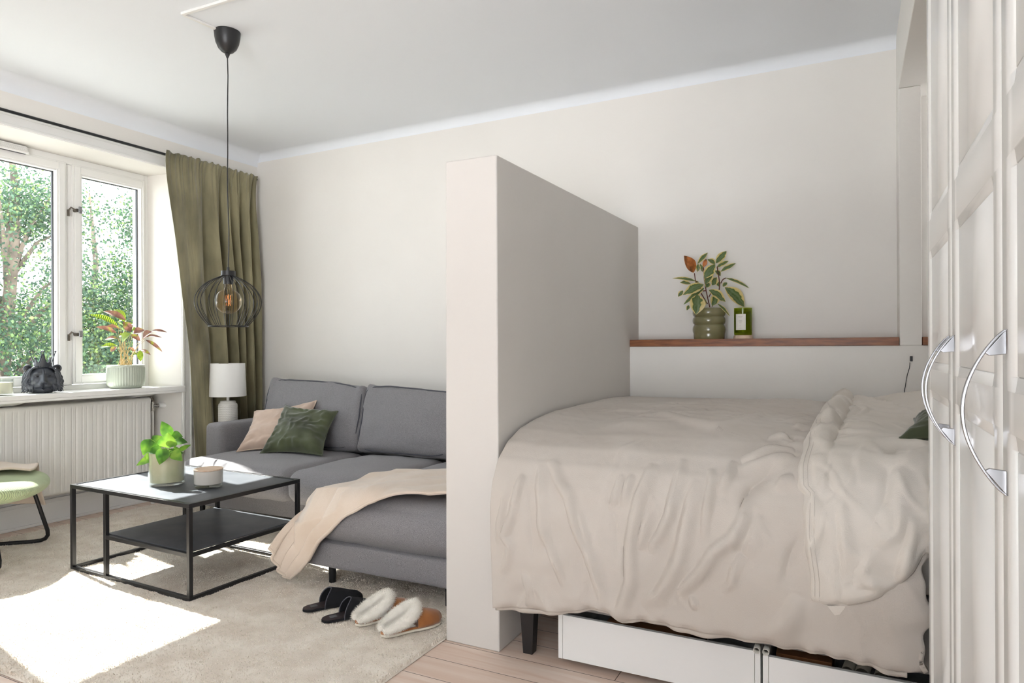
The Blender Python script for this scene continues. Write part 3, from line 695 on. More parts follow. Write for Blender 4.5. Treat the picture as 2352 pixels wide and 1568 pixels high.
# throw blanket over the chaise
def push(p, lo, hi, r, off):
    p = np.array(p, float); lo = np.array(lo) + r; hi = np.array(hi) - r
    q = np.clip(p, lo, hi); d = p - q; L = np.linalg.norm(d)
    if L < 1e-6:
        return np.array([p[0], p[1], hi[2] + r + off])
    if L < r + off: p = q + d / L * (r + off)
    return p
LO = [(-1.47, 2.62, .50), (-1.64, 2.585, .50), (-1.80, 2.55, .495), onY(2.50, 880, 1150), onY(2.465, 800, 1187), onY(2.45, 735, 1245), onY(2.45, 715, 1287), onY(2.455, 694, 1312), onY(2.46, 672, 1327)]
UP = [(-1.47, 3.12, .50), (-1.97, 3.11, .50), (-2.19, 3.0, .50), (-2.31, 2.88, .50), onZ(.45, 790, 1122), onX(-2.475, 722, 1156), onX(-2.49, 684, 1186), onX(-2.50, 655, 1217), onX(-2.51, 629, 1259)]
LO = interp_curve(LO, 90); UP = interp_curve(UP, 90); NB = 60
P = np.zeros((90, NB, 3))
for i in range(90):
    for j in range(NB):
        b_ = j / (NB - 1); p_ = LO[i] * (1 - b_) + UP[i] * b_
        a_ = i / 89
        top_ = .487 - .055 * min(1, max(0, (-1.98 - p_[0]) / .48)) ** 2.2
        for bx in (((-2.47, 2.475, .0), (-1.4, 3.9, top_)), ((-2.46, 2.49, -.2), (-1.4, 3.9, .26))):
            p_ = push(p_, bx[0], bx[1], .085 if bx[1][2] > .3 else .03, .012)
        fall = max(0, (a_ - .55) / .45)
        w_ = .020 * fall * math.sin(b_ * 10.5 + 1.0 + a_ * 2) + .006 * math.sin(a_ * 14 + b_ * 7) * (1 - fall)
        out = np.array([-.75, -.6, .25]) if a_ > .5 else np.array([0, 0, 1.])
        tipz = 0
        P[i, j] = p_ + out * (abs(w_) * 1.3 + .004) + np.array([0, 0, .006 * float(fbm(p_[0] * 12, p_[1] * 12))]) - np.array([0, 0, 1]) * fall ** 6 * .035 * math.sin(b_ * math.pi)
P[:, :, 2] = np.maximum(P[:, :, 2], .03)
bl = thing('throw_blanket', 'cream fleece blanket draped over the sofa chaise corner', 'blanket', (-2.0, 2.8, .5))
grid('fleece', P, 'throw', bl, thick=.012, cu=False)
hem = [P[i, 0] + np.array([-.0, -.004, .003]) for i in range(0, 90, 2)] + [P[89, j] for j in range(2, NB, 3)]
MB().tube(hem, .008, 8).build('rolled_hem', 'throw', bl, smooth=True)

# scatter cushions: four corners in space, filled with a swollen wrinkled shape
def pillow(name, label, cs, m, thick, seed, group=None, wr=.018, pipe=True, cat='cushion'):
    TL, TR, BR, BL = [np.array(q, float) for q in cs]; n = 46
    nrm = np.cross(TR - BL, TL - BR); nrm /= np.linalg.norm(nrm)
    if nrm @ (EYE - (TL + BR) / 2) < 0: nrm = -nrm
    t = thing(name, label, cat, tuple((BL + BR) / 2), group=group)
    u = np.linspace(-1, 1, n)[:, None] + np.zeros((1, n)); v = np.linspace(-1, 1, n)[None, :] + np.zeros((n, 1))
    pin = 1 - .10 * (1 - u ** 2); pin2 = 1 - .10 * (1 - v ** 2)
    uu, vv = u * (1 - .13 * (1 - v ** 2)) + .02 * vn(u * 2 + seed, v * 2), v * (1 - .13 * (1 - u ** 2)) + .02 * vn(u * 2, v * 2 + seed)
    a_, b_ = (uu + 1) / 2, (vv + 1) / 2
    base = (BL * (1 - b_[..., None]) + TL * b_[..., None]) * (1 - a_[..., None]) + (BR * (1 - b_[..., None]) + TR * b_[..., None]) * a_[..., None]
    h_ = thick * ((1 - u ** 2) * (1 - v ** 2)) ** .42
    ed_ = np.clip((1 - np.maximum(abs(u), abs(v))) * 6, 0, 1)
    wa, wb = .5 * fbm(u * 1.3 + seed, v * 1.3, 3), .5 * fbm(u * 1.3 + 4, v * 1.3 + seed, 3)
    def cr_(a, b, w_): return np.exp(-(vn(a, b) * 2 / w_) ** 2)
    wk = (wr * .55 * cr_((u + wa) * 1.5 + seed, (v + wb) * 2.6 + seed, .35) + wr * .35 * cr_((u + wb) * 3.1 + 9 + seed, (v + wa) * 3.6, .3) + wr * 1.1 * fbm(u * 1.5 + seed, v * 1.5, 2)) * ed_
    rad_ = np.arctan2(v, u); wk = wk + wr * .3 * np.sin(rad_ * 22 + 4 * wa) * np.clip(np.maximum(abs(u), abs(v)) - .6, 0, 1) * ed_ * 2
    F_ = base + nrm * (h_ + wk)[..., None]; Bk = base - nrm * (h_ * .8)[..., None]
    I = np.arange(n * n).reshape(n, n)
    q1 = np.stack([I[:-1, :-1], I[1:, :-1], I[1:, 1:], I[:-1, 1:]], -1).reshape(-1, 4)
    mesh('cover', np.vstack([F_.reshape(-1, 3), Bk.reshape(-1, 3)]), np.vstack([q1, q1[:, ::-1] + n * n]), m, t)
    if pipe:
        e = [base[i, 0] for i in range(0, n, 3)] + [base[n - 1, j] for j in range(0, n, 3)] + [base[i, n - 1] for i in range(n - 1, 0, -3)] + [base[0, j] for j in range(n - 1, 0, -3)]
        MB().tube(e, .0045, 6, closed=True).build('piping', m, t, smooth=True)
    return t
pillow('scatter_cushion', 'pale beige cushion leaning in the sofa corner behind the green one',
       [onY(3.58, 585, 945), onY(3.70, 727, 920), (-3.36, 3.50, .47), onZ(.455, 543, 1037)], 'beigecush', .068, 1.3, 'cushions on the sofa', wr=.02)
pillow('scatter_cushion', 'dark green velvet cushion with piped edges on the sofa seat',
       [onY(3.60, 655, 930), onY(3.66, 776, 944), onZ(.46, 741, 1046), onZ(.46, 597, 1041)], 'greencush', .075, 5.1, 'cushions on the sofa', wr=.028)

# ------------------------------------------------------------------ side table and lamp in the corner
sx0, sy0 = -4.385, 3.70
stb = thing('side_table', 'small black tray side table between curtain and sofa arm', 'side table', (sx0, sy0, 0))
MB().lathe([(0, .515), (.148, .515), (.150, .52), (.150, .545), (.147, .545), (.146, .522), (0, .520)], (sx0, sy0), 48).build('tray', 'black', stb, smooth=True)
for k in range(3):
    a = math.radians(250 + 120 * k); MB().box(sx0 + .15 * math.cos(a) - .006, sx0 + .15 * math.cos(a) + .006, sy0 + .15 * math.sin(a) - .006, sy0 + .15 * math.sin(a) + .006, .0, .545).build('leg', 'black', stb, bevel=.001)
MB().tube([(sx0 + .147 * math.cos(t), sy0 + .147 * math.sin(t), .506) for t in np.linspace(0, 2 * math.pi, 36, endpoint=False)], .005, 6, closed=True).build('ring', 'black', stb, smooth=True)
lp = thing('table_lamp', 'white table lamp with textured ceramic base in the corner', 'lamp', (sx0, sy0, .521))
def weave(a, i): return .0016 * math.sin(a * 36 + i * math.pi * .5) if 3 < i < 60 else 0
pr = [(0, .521), (.06, .521), (.068, .528), (.0705, .536)] + [(.0705 + .0012 * math.sin(k * 1.57), .54 + k * .0034) for k in range(57)] + [(.070, .736), (.066, .744), (.060, .748), (.058, .760), (.054, .766), (.0, .767)]
MB().lathe(pr, (sx0, sy0), 144, rib=weave).build('lamp_base', 'lampc', lp, smooth=False).data.shade_smooth()
MB().lathe([(.0, .765), (.011, .765), (.011, .86), (.014, .86), (.014, .90), (0, .90)], (sx0, sy0), 20).build('stem', 'lampc', lp, smooth=True)
sh = MB(); sh.lathe([(.133, .802), (.136, .802), (.1365, .804), (.128, 1.058), (.1275, 1.06), (.125, 1.06), (.133, .806)], (sx0, sy0), 64).build('lamp_shade', 'shade', lp, smooth=True)
MB().tube([(sx0 - .12, sy0, .84), (sx0 + .12, sy0, .84)], .002).tube([(sx0, sy0 - .12, .84), (sx0, sy0 + .12, .84)], .002).build('shade_spider', 'lampc', lp)

# ------------------------------------------------------------------ things on the window sill
SZ = .892
ca = thing('potted_calathea', 'calathea with pink backed leaves in a ribbed sage pot on the sill', 'potted plant', (-4.715, 3.085, SZ))
px0, py0 = -4.715, 3.085
def rib(a, i): return -.004 * (abs(math.sin(a * 22)) ** .6) if 3 <= i <= 8 else 0
prf = [(0, SZ), (.098, SZ), (.108, SZ + .012), (.118, SZ + .022), (.122, SZ + .026), (.124, SZ + .05), (.124, SZ + .10), (.124, SZ + .145), (.122, SZ + .150), (.119, SZ + .153), (.122, SZ + .157), (.121, SZ + .166), (.115, SZ + .168), (.111, SZ + .164), (.110, SZ + .145), (0, SZ + .142)]
MB().lathe(prf, (px0, py0), 220, rib=rib).build('ribbed_pot', 'sage', ca).data.shade_smooth()
MB().lathe([(.1095, SZ + .146), (0, SZ + .15)], (px0, py0), 32).build('soil', 'soil', ca)
lg, lm, st = Leaves(), Leaves(), MB()
# base px, tip px, width, offsets, kind  (crop scale 6.818 from 180,680)
K = [((290, 736), (238, 715), 13, .0, .05, 'm'), ((272, 749), (205, 723), 13, .02, .0, 'c'), ((287, 739), (262, 710), 17, .03, .05, 'c'), ((268, 765), (220, 751), 11, .0, .02, 'm'),
     ((276, 754), (243, 750), 10, .05, .05, 'm'), ((300, 762), (283, 738), 15, -.03, -.04, 'm'), ((270, 777), (241, 780), 9, -.02, .0, 'm'), ((281, 785), (301, 766), 21, -.06, -.08, 'c'),
     ((268, 793), (232, 797), 10, .0, .02, 'c'), ((268, 797), (254, 808), 10, .02, .0, 'm'), ((300, 768), (322, 783), 11, .0, .02, 'm'), ((306, 766), (332, 758), 16, .03, .06, 'm'),
     ((328, 778), (350, 762), 18, .02, .0, 'm'), ((328, 775), (372, 775), 7, .0, -.02, 'm'), ((347, 760), (384, 763), 6, .02, .04, 'm'), ((334, 780), (373, 808), 7, .0, .02, 'm'),
     ((322, 803), (346, 815), 7, .02, .0, 'm'), ((322, 804), (323, 830), 10, -.04, -.05, 'c'), ((316, 812), (303, 817), 9, -.02, -.02, 'c'), ((295, 798), (310, 808), 7, .0, .03, 'm'),
     ((292, 750), (306, 742), 9, .04, .07, 'c'), ((272, 738), (284, 735), 9, .06, .05, 'c'), ((282, 770), (273, 772), 10, .04, .04, 'c'), ((310, 760), (300, 752), 10, .06, .08, 'c')]
for b_, t_, w_, o0, o1, kd in K:
    B_ = onD((px0, py0, 1), *b_, o0); T_ = onD((px0, py0, 1), *t_, o1)
    for Q in (B_, T_):
        if Q[0] < -4.842: Q += ray(*b_) * ((-4.842 - Q[0]) / ray(*b_)[0])
    P_, U_ = leaf_patch(B_, T_, w_ / FOC * 5.3 * 1.15, curl=.10, fold=.35, nrm=(.6, -.5, .7)); (lg if kd == 'c' else lm).add(P_, U_)
    r0 = (px0 + random.uniform(-.035, .045), py0 + random.uniform(-.05, .05), SZ + .145)
    st.tube(interp_curve([r0, ((B_[0] + r0[0]) / 2, (B_[1] * .35 + r0[1] * .65), (B_[2] + r0[2]) / 2 + .02), B_], 8), [.0026, .0026, .0022, .002, .0016, .0013, .0011, .001], 6)
lg.build('green_leaves', 'calathea', ca); lm.build('pink_leaves', 'mauve', ca); st.build('stems', 'stemtan', ca, smooth=True)

# crowned lion head ornament
an = math.atan2(-2.515, 4.70) + math.radians(4)
LM = Matrix.Translation((-4.70, 2.515, SZ)) @ Matrix.Rotation(an, 4, 'Z')
lion = thing('lion_head_ornament', 'black lion head ornament wearing a crown on the window sill', 'ornament', (-4.70, 2.515, SZ))
bm = bmesh.new()
def ell(c, r, rot=None, seg=24):
    T = LM @ Matrix.Translation(c) @ (rot.to_4x4() if rot is not None else Matrix.Identity(4)) @ Matrix.Diagonal((*r, 1))
    bmesh.ops.create_uvsphere(bm, u_segments=seg, v_segments=seg // 2 + 2, radius=1, matrix=T)
# local x = towards the viewer, y = to the viewer's right (after facing), z up
NA_, NB_ = 220, 160; fv = []
def gs(y, z, y0, z0, sy, sz): return math.exp(-((y - y0) / sy) ** 2 - ((z - z0) / sz) ** 2)
def face(y, z):
    a = abs(y); d = 0
    d += .010 * gs(a, z, .036, .132, .020, .008) - .014 * gs(a, z, .034, .112, .015, .010) + .009 * gs(a, z, .034, .110, .0095, .0055)
    d += .004 * gs(a, z, .034, .1185, .014, .0022) + .003 * gs(a, z, .035, .101, .013, .002)
    d -= .007 * gs(a, z, .006, .137, .004, .012)
    t = min(1, max(0, (.135 - z) / .065)); d += (.006 + .026 * t) * math.exp(-(y / (.011 + .004 * t)) ** 2) * (1 if .070 < z else math.exp(-((z - .070) / .006) ** 2)) * (1 if z < .14 else math.exp(-((z - .14) / .01) ** 2))
    d += .010 * gs(a, z, .008, .072, .009, .006) - .010 * gs(a, z, .0095, .067, .0032, .003)
    d += .026 * gs(a, z, .019, .050, .019, .015) - .012 * math.exp(-(y / .0025) ** 2) * gs(0, z, 0, .050, 1, .012)
    d -= .013 * math.exp(-((z - (.036 - .006 * math.exp(-(a / .006) ** 2) - .10 * max(0, a - .02))) / .0030) ** 2) * (1 if a < .038 else math.exp(-((a - .038) / .005) ** 2))
    d += .020 * gs(y, z, 0, .016, .022, .013) + .008 * gs(a, z, .058, .085, .016, .022) - .007 * gs(a, z, .048, .058, .012, .014)
    for k in range(3): d -= .0016 * gs(a, z, .030, .055 - k * .006, .012, .0012)
    return d
for i in range(NB_ + 1):
    ph_ = math.pi * i / NB_
    for j in range(NA_):
        th_ = 2 * math.pi * j / NA_; x_, y_, z_ = math.sin(ph_) * math.cos(th_), math.sin(ph_) * math.sin(th_), math.cos(ph_)
        y2, z2 = .074 * y_ * (1 + .06 * (1 - z_)), .085 + .092 * z_; x2 = .070 * x_
        if x_ > 0: x2 += face(y2, z2) * min(1, x_ * 2.2)
        fv.append(LM @ Vector((x2 + .004, y2, z2)))
bv = [bm.verts.new(v) for v in fv]
for i in range(NB_):
    for j in range(NA_):
        j2 = (j + 1) % NA_
        if i == 0: bm.faces.new((bv[j2], bv[NA_ + j], bv[NA_ + j2]))
        else: bm.faces.new((bv[i * NA_ + j], bv[(i + 1) * NA_ + j], bv[(i + 1) * NA_ + j2], bv[i * NA_ + j2]))
ell((-.035, 0, .078), (.055, .088, .085)); ell((-.02, 0, .03), (.06, .095, .035))
def lock(pts, r0):
    mb_ = MB(); n_ = 14; c_ = interp_curve(pts, n_); mb_.tube([LM @ Vector(p) for p in c_], [r0 * (.55 + .45 * math.sin(math.pi * min(1, k / (n_ - 1) * 1.25 + .15))) * (1 - .75 * (k / (n_ - 1)) ** 3) for k in range(n_)], 8)
    vs_ = [bm.verts.new(v) for v in mb_.v]
    for f_ in mb_.f:
        try: bm.faces.new([vs_[q] for q in f_])
        except ValueError: pass
rl = random.Random(5)
for s_ in (-1, 1):
    ell((-.010, s_ * .078, .158), (.012, .027, .027))
    for lay in range(3):
        for k in range(9):
            t_ = k / 8; z0_ = .158 - .10 * t_; y0_ = .058 + .018 * math.sin(t_ * 2.2) + lay * .008; x0_ = .038 - .022 * lay - .01 * t_
            w1 = rl.uniform(.006, .014)
            lock([(x0_, s_ * y0_, z0_), (x0_ - .004, s_ * (y0_ + w1 + .008), z0_ - .022), (x0_ - .002, s_ * (y0_ + .004 + w1 * .4), z0_ - .045), (x0_ + rl.uniform(-.01, .006), s_ * (y0_ + .014 + w1), max(.004, z0_ - .070))], .0085)
    for k in range(4): lock([(.045 - .008 * k, s_ * (.050 + .008 * k), .058), (.048 - .008 * k, s_ * (.060 + .007 * k), .040), (.044 - .008 * k, s_ * (.054 + .008 * k), .020), (.050 - .01 * k, s_ * (.060 + .008 * k), .003)], .0075)
    for k in range(4): lock([(.045 - .012 * k, s_ * .030, .168), (.040 - .012 * k, s_ * .050, .166), (.034 - .012 * k, s_ * .066, .150), (.03 - .012 * k, s_ * .076, .130)], .007)
me = bpy.data.meshes.new('head'); bm.to_mesh(me); bm.free(); me.materials.append(M['lion'])
hd = put(bpy.data.objects.new('head', me), lion)
# keep it above the sill
for v_ in me.vertices: v_.co.z = max(v_.co.z, SZ + .0005)
rm = hd.modifiers.new('remesh', 'REMESH'); rm.mode = 'VOXEL'; rm.voxel_size = .0019; rm.use_smooth_shade = True
sm = hd.modifiers.new('smooth', 'SMOOTH'); sm.factor = .5; sm.iterations = 2
for s_ in (-1, 1):
    for nm, T in (('eye', LM @ Matrix.Translation((.0635, s_ * .034, .1105)) @ Matrix.Diagonal((.005, .0085, .0042, 1))), ('inner_ear', LM @ Matrix.Translation((-.001, s_ * .079, .159)) @ Matrix.Diagonal((.006, .017, .017, 1)))):
        bm = bmesh.new(); bmesh.ops.create_uvsphere(bm, u_segments=16, v_segments=10, radius=1, matrix=T)
        me = bpy.data.meshes.new(nm); bm.to_mesh(me); bm.free(); me.shade_smooth(); me.materials.append(M['black']); put(bpy.data.objects.new(nm, me), hd)
cz = .163; K_ = 192; rows = []
def crown_r(t): return .040 + .020 * t
V_ = []; F_ = []
for side_ in (0, 1):
    for j in range(K_):
        a = 2 * math.pi * j / K_; ph_ = (a * 8 / (2 * math.pi)) % 1; tall = int(a * 8 / (2 * math.pi) + .5) % 8 % 2 == 0
        d_ = min(ph_, 1 - ph_) * 2; hh_ = .036 + (.066 * max(0, 1 - d_ * 1.05) ** 1.5 if tall else .026 * max(0, 1 - d_ * 2.6) ** 1.1)
        for i, t_ in enumerate((0, .012, .024, hh_ * .75, hh_)):
            r_ = .046 + .27 * max(0, t_ - .01) + (.0025 if i == 1 else 0) - side_ * .005
            V_.append(tuple(LM @ Vector((r_ * math.cos(a), r_ * math.sin(a), cz + t_))))
n5 = 5
for side_ in (0, 1):
    for j in range(K_):
        for i in range(4):
            a0 = side_ * K_ * n5 + j * n5 + i; a1 = side_ * K_ * n5 + ((j + 1) % K_) * n5 + i; q_ = [a0, a1, a1 + 1, a0 + 1]; F_.append(q_ if side_ == 0 else q_[::-1])
for j in range(K_):
    a0 = j * n5; a1 = ((j + 1) % K_) * n5; o_ = K_ * n5; F_.append([a0 + 4, a1 + 4, a1 + 4 + o_, a0 + 4 + o_]); F_.append([a1, a0, a0 + o_, a1 + o_])
cw = mesh('crown', V_, F_, 'lion', lion)
def bead(r_, p_, nm):
    bm = bmesh.new(); bmesh.ops.create_icosphere(bm, subdivisions=2, radius=r_, matrix=LM @ Matrix.Translation(p_))
    me = bpy.data.meshes.new(nm); bm.to_mesh(me); bm.free(); me.shade_smooth(); me.materials.append(M['lion']); put(bpy.data.objects.new(nm, me), cw)
for k in range(8):
    a = 2 * math.pi * k / 8; t_ = .102 if k % 2 == 0 else .062; r_ = .0445 + .27 * (t_ - .012)
    bead(.0066 if k % 2 == 0 else .005, (r_ * math.cos(a), r_ * math.sin(a), cz + t_ + .003), 'bead')
for k in range(20):
    a = 2 * math.pi * k / 20; bead(.003, (.0488 * math.cos(a), .0488 * math.sin(a), cz + .010), 'stud')

cj = thing('candle_jar', 'white candle in a clear jar at the left end of the sill', 'candle', (-4.70, 2.262, SZ))
MB().lathe([(0, SZ), (.066, SZ), (.072, SZ + .004), (.074, SZ + .01), (.076, SZ + .10), (.072, SZ + .10), (.070, SZ + .014), (0, SZ + .014)], (-4.70, 2.262), 48).build('jar', 'clear', cj, smooth=True)
MB().lathe([(0, SZ + .0145), (.0695, SZ + .0145), (.0715, SZ + .08), (0, SZ + .078)], (-4.70, 2.262), 48).build('wax', 'candle', cj, smooth=True)

# ------------------------------------------------------------------ green lounge chair by the window
A0, B0 = np.array([-4.31, 2.345]), np.array([-3.90, 1.885]); wdir = (A0 - B0) / np.linalg.norm(A0 - B0); bk = np.array([-wdir[1], wdir[0]]) * -1
if bk[0] > 0: bk = -bk
ch = thing('lounge_chair', 'sage green corduroy lounge chair on a black sled base by the radiator', 'chair', (float(A0[0] + B0[0]) / 2, float(A0[1] + B0[1]) / 2, .016))
mid = (A0 + B0) / 2
def cp(s, b_, z_): q_ = mid + wdir * s + bk * b_; return Vector((q_[0], q_[1], z_))
W2 = np.linalg.norm(A0 - B0) / 2
for s_ in (1, -1):
    f_ = [cp(s_ * (W2 - .06), .10, .40), cp(s_ * (W2 - .045), .07, .34), cp(s_ * (W2 - .01), .015, .10), cp(s_ * W2, .0, .05), cp(s_ * (W2 + .0), .012, .032), cp(s_ * W2, .035, .026),
          cp(s_ * W2, .25, .024), cp(s_ * W2, .50, .024), cp(s_ * W2, .54, .03), cp(s_ * W2, .56, .05), cp(s_ * (W2 - .03), .54, .2), cp(s_ * (W2 - .06), .50, .38)]
    MB().tube(interp_curve(f_, 40), .0115, 12).build('sled_leg', 'black', ch, smooth=True)
MB().tube([cp(-W2 + .07, .12, .372), cp(W2 - .07, .12, .372)], .011).tube([cp(-W2 + .07, .48, .372), cp(W2 - .07, .48, .372)], .011).build('cross_bar', 'black', ch, smooth=True)
Rz = Matrix.Rotation(math.atan2(wdir[1], wdir[0]), 3, 'Z')
NS, NR = 150, 26; P = np.zeros((NS, NR, 3))
for i in range(NS):
    a = 2 * math.pi * i / NS
    for j in range(NR):
        t_ = -math.pi / 2 + math.pi * j / (NR - 1); ct_ = max(math.cos(t_), 0) ** .55
        e = .78; x_ = math.copysign(abs(math.cos(a)) ** e, math.cos(a)) * .34 * ct_; y_ = math.copysign(abs(math.sin(a)) ** e, math.sin(a)) * .33 * ct_
        z_ = .066 * math.copysign(abs(math.sin(t_)) ** .8, math.sin(t_))
        z_ += -.02 * (1 - (x_ / .34) ** 2) * (1 if t_ > 0 else .4) + .05 * (x_ / .34) ** 2 * (.3)
        q_ = cp(x_ * 1.05, .25 - y_ * .97, .412 + z_); P[i, j] = q_
cm_ = M['chairfab']; N_, L_ = cm_.node_tree.nodes, cm_.node_tree.links
wv_ = N_.new('ShaderNodeTexWave'); mp_ = N_.new('ShaderNodeMapping'); tc_ = N_.new('ShaderNodeTexCoord'); bp_ = N_.new('ShaderNodeBump')
mp_.inputs['Rotation'].default_value = (0, 0, -math.atan2(wdir[1], wdir[0])); wv_.inputs['Scale'].default_value = 34; wv_.bands_direction = 'X'
wv_.inputs['Distortion'].default_value = .3; wv_.inputs['Detail'].default_value = 1
bp_.inputs['Distance'].default_value = .004; bp_.inputs['Strength'].default_value = .9
L_.new(tc_.outputs['Object'], mp_.inputs[0]); L_.new(mp_.outputs[0], wv_.inputs[0]); L_.new(wv_.outputs['Fac'], bp_.inputs['Height']); L_.new(bp_.outputs[0], N_['Principled BSDF'].inputs['Normal'])
grid('seat', P, 'chairfab', ch, cu=True)
P = np.zeros((NS, NR, 3))
for i in range(NS):
    a = 2 * math.pi * i / NS
    for j in range(NR):
        t_ = -math.pi / 2 + math.pi * j / (NR - 1); ct_ = max(math.cos(t_), 0) ** .55; e = .75
        x_ = math.copysign(abs(math.cos(a)) ** e, math.cos(a)) * .34 * ct_; z_ = math.copysign(abs(math.sin(a)) ** e, math.sin(a)) * .23 * ct_
        d_ = .045 * math.sin(t_)
        P[i, j] = cp(x_, .60 + d_ + z_ * .35 - .12 * (x_ / .34) ** 2, .68 + z_)
grid('backrest', P, 'chairfab', ch, cu=True, flip=True)
cb = thing('chair_throw', 'cream throw folded over the green lounge chair', 'blanket', tuple(cp(0, .3, .46)))
sec = [(.40, -.20), (.405, -.08), (.385, .02), (.35, .062), (.30, .078), (.24, .076), (.18, .070), (.12, .064)]
sec = interp_curve([(a_, 0, b_) for a_, b_ in sec], 50); P = np.zeros((50, 40, 3))
for i in range(50):
    for j in range(40):
        v_ = j / 39; lift = .012 * math.sin(v_ * 7 + i * .12) * (i > 12) + .01
        P[i, j] = cp(sec[i][0] + .02 * math.sin(v_ * 11) * max(0, 1 - i / 14) - .05 * v_ * (i > 30) * (i - 30) / 20, .06 + v_ * .40 + .03 * math.sin(i * .1), .412 + sec[i][2] + lift + (.05 * v_ if i < 10 else 0))
grid('fleece', P, 'throw', cb, thick=.012)

# ================================================================== THE BED ALCOVE
bed = thing('bed', 'low bed with black tapered legs between partition and wardrobe', 'bed', (-.2, 3.1, 0))
for x, y in ((-1.113, 2.335), (-1.113, 3.88), (.72, 3.88), (.72, 2.335)):
    T_ = .026; Bt = .019
    mesh('leg', [(x - Bt, y - Bt, 0), (x + Bt, y - Bt, 0), (x + Bt, y + Bt, 0), (x - Bt, y + Bt, 0), (x - T_ - .008, y - T_, .24), (x + T_ + .006, y - T_, .24), (x + T_ + .006, y + T_, .24), (x - T_ - .008, y + T_, .24)],
         [[0, 3, 2, 1], [4, 5, 6, 7], [0, 1, 5, 4], [1, 2, 6, 5], [2, 3, 7, 6], [3, 0, 4, 7]], 'legwood', bed, smooth=False)
softbox('bed_base', (-.2, 3.13, .320), (.985, .845, .112), .02, 'basefab', bed, n=12)
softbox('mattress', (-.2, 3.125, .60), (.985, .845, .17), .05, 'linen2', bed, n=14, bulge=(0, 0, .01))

# section through the hanging duvet, from the ledge forward and down over the side
SEC = interp_curve([(3.975, .868), (3.7, .882), (3.4, .884), (3.0, .882), (2.75, .876), (2.58, .862), (2.43, .838), (2.32, .800), (2.25, .745), (2.213, .67), (2.20, .58), (2.198, .45), (2.20, .20)], 400)
sl_ = np.r_[0, np.cumsum(np.linalg.norm(np.diff(SEC, axis=0), axis=1))]
def sec_at(s_): return np.interp(s_, sl_, SEC[:, 0]), np.interp(s_, sl_, SEC[:, 1])
def sec_n(s_):
    a0, b0 = sec_at(s_ - .02); a1, b1 = sec_at(s_ + .02); dy, dz = a1 - a0, b1 - b0; L_ = np.sqrt(dy * dy + dz * dz) + 1e-9
    return dz / L_, -dy / L_          # outward normal (y, z)
def s_of_z(z_): # on the hanging face
    k = SEC[:, 0] < 2.3; return np.interp(z_, SEC[k][::-1, 1], sl_[k][::-1])
def s_of_y(y_): return np.interp(y_, SEC[::-1, 0], sl_[::-1])
def FR(px):  # picture measurement -> (X, s): where the sight line first meets the section surface
    out = []
    for x, y in px:
        d_ = ray(x, y); g = SEC[:, 0] * d_[2] - (SEC[:, 1] - EYE[2]) * d_[1]
        k = np.where(np.sign(g[:-1]) != np.sign(g[1:]))[0]
        if len(k): k = k[-1]; f_ = g[k] / (g[k] - g[k + 1]); yv = SEC[k, 0] * (1 - f_) + SEC[k + 1, 0] * f_; out.append((yv / d_[1] * d_[0], sl_[k] * (1 - f_) + sl_[k + 1] * f_))
        else: k = int(np.argmin(np.abs(g))); out.append((SEC[k, 0] / d_[1] * d_[0], sl_[k]))
    return out
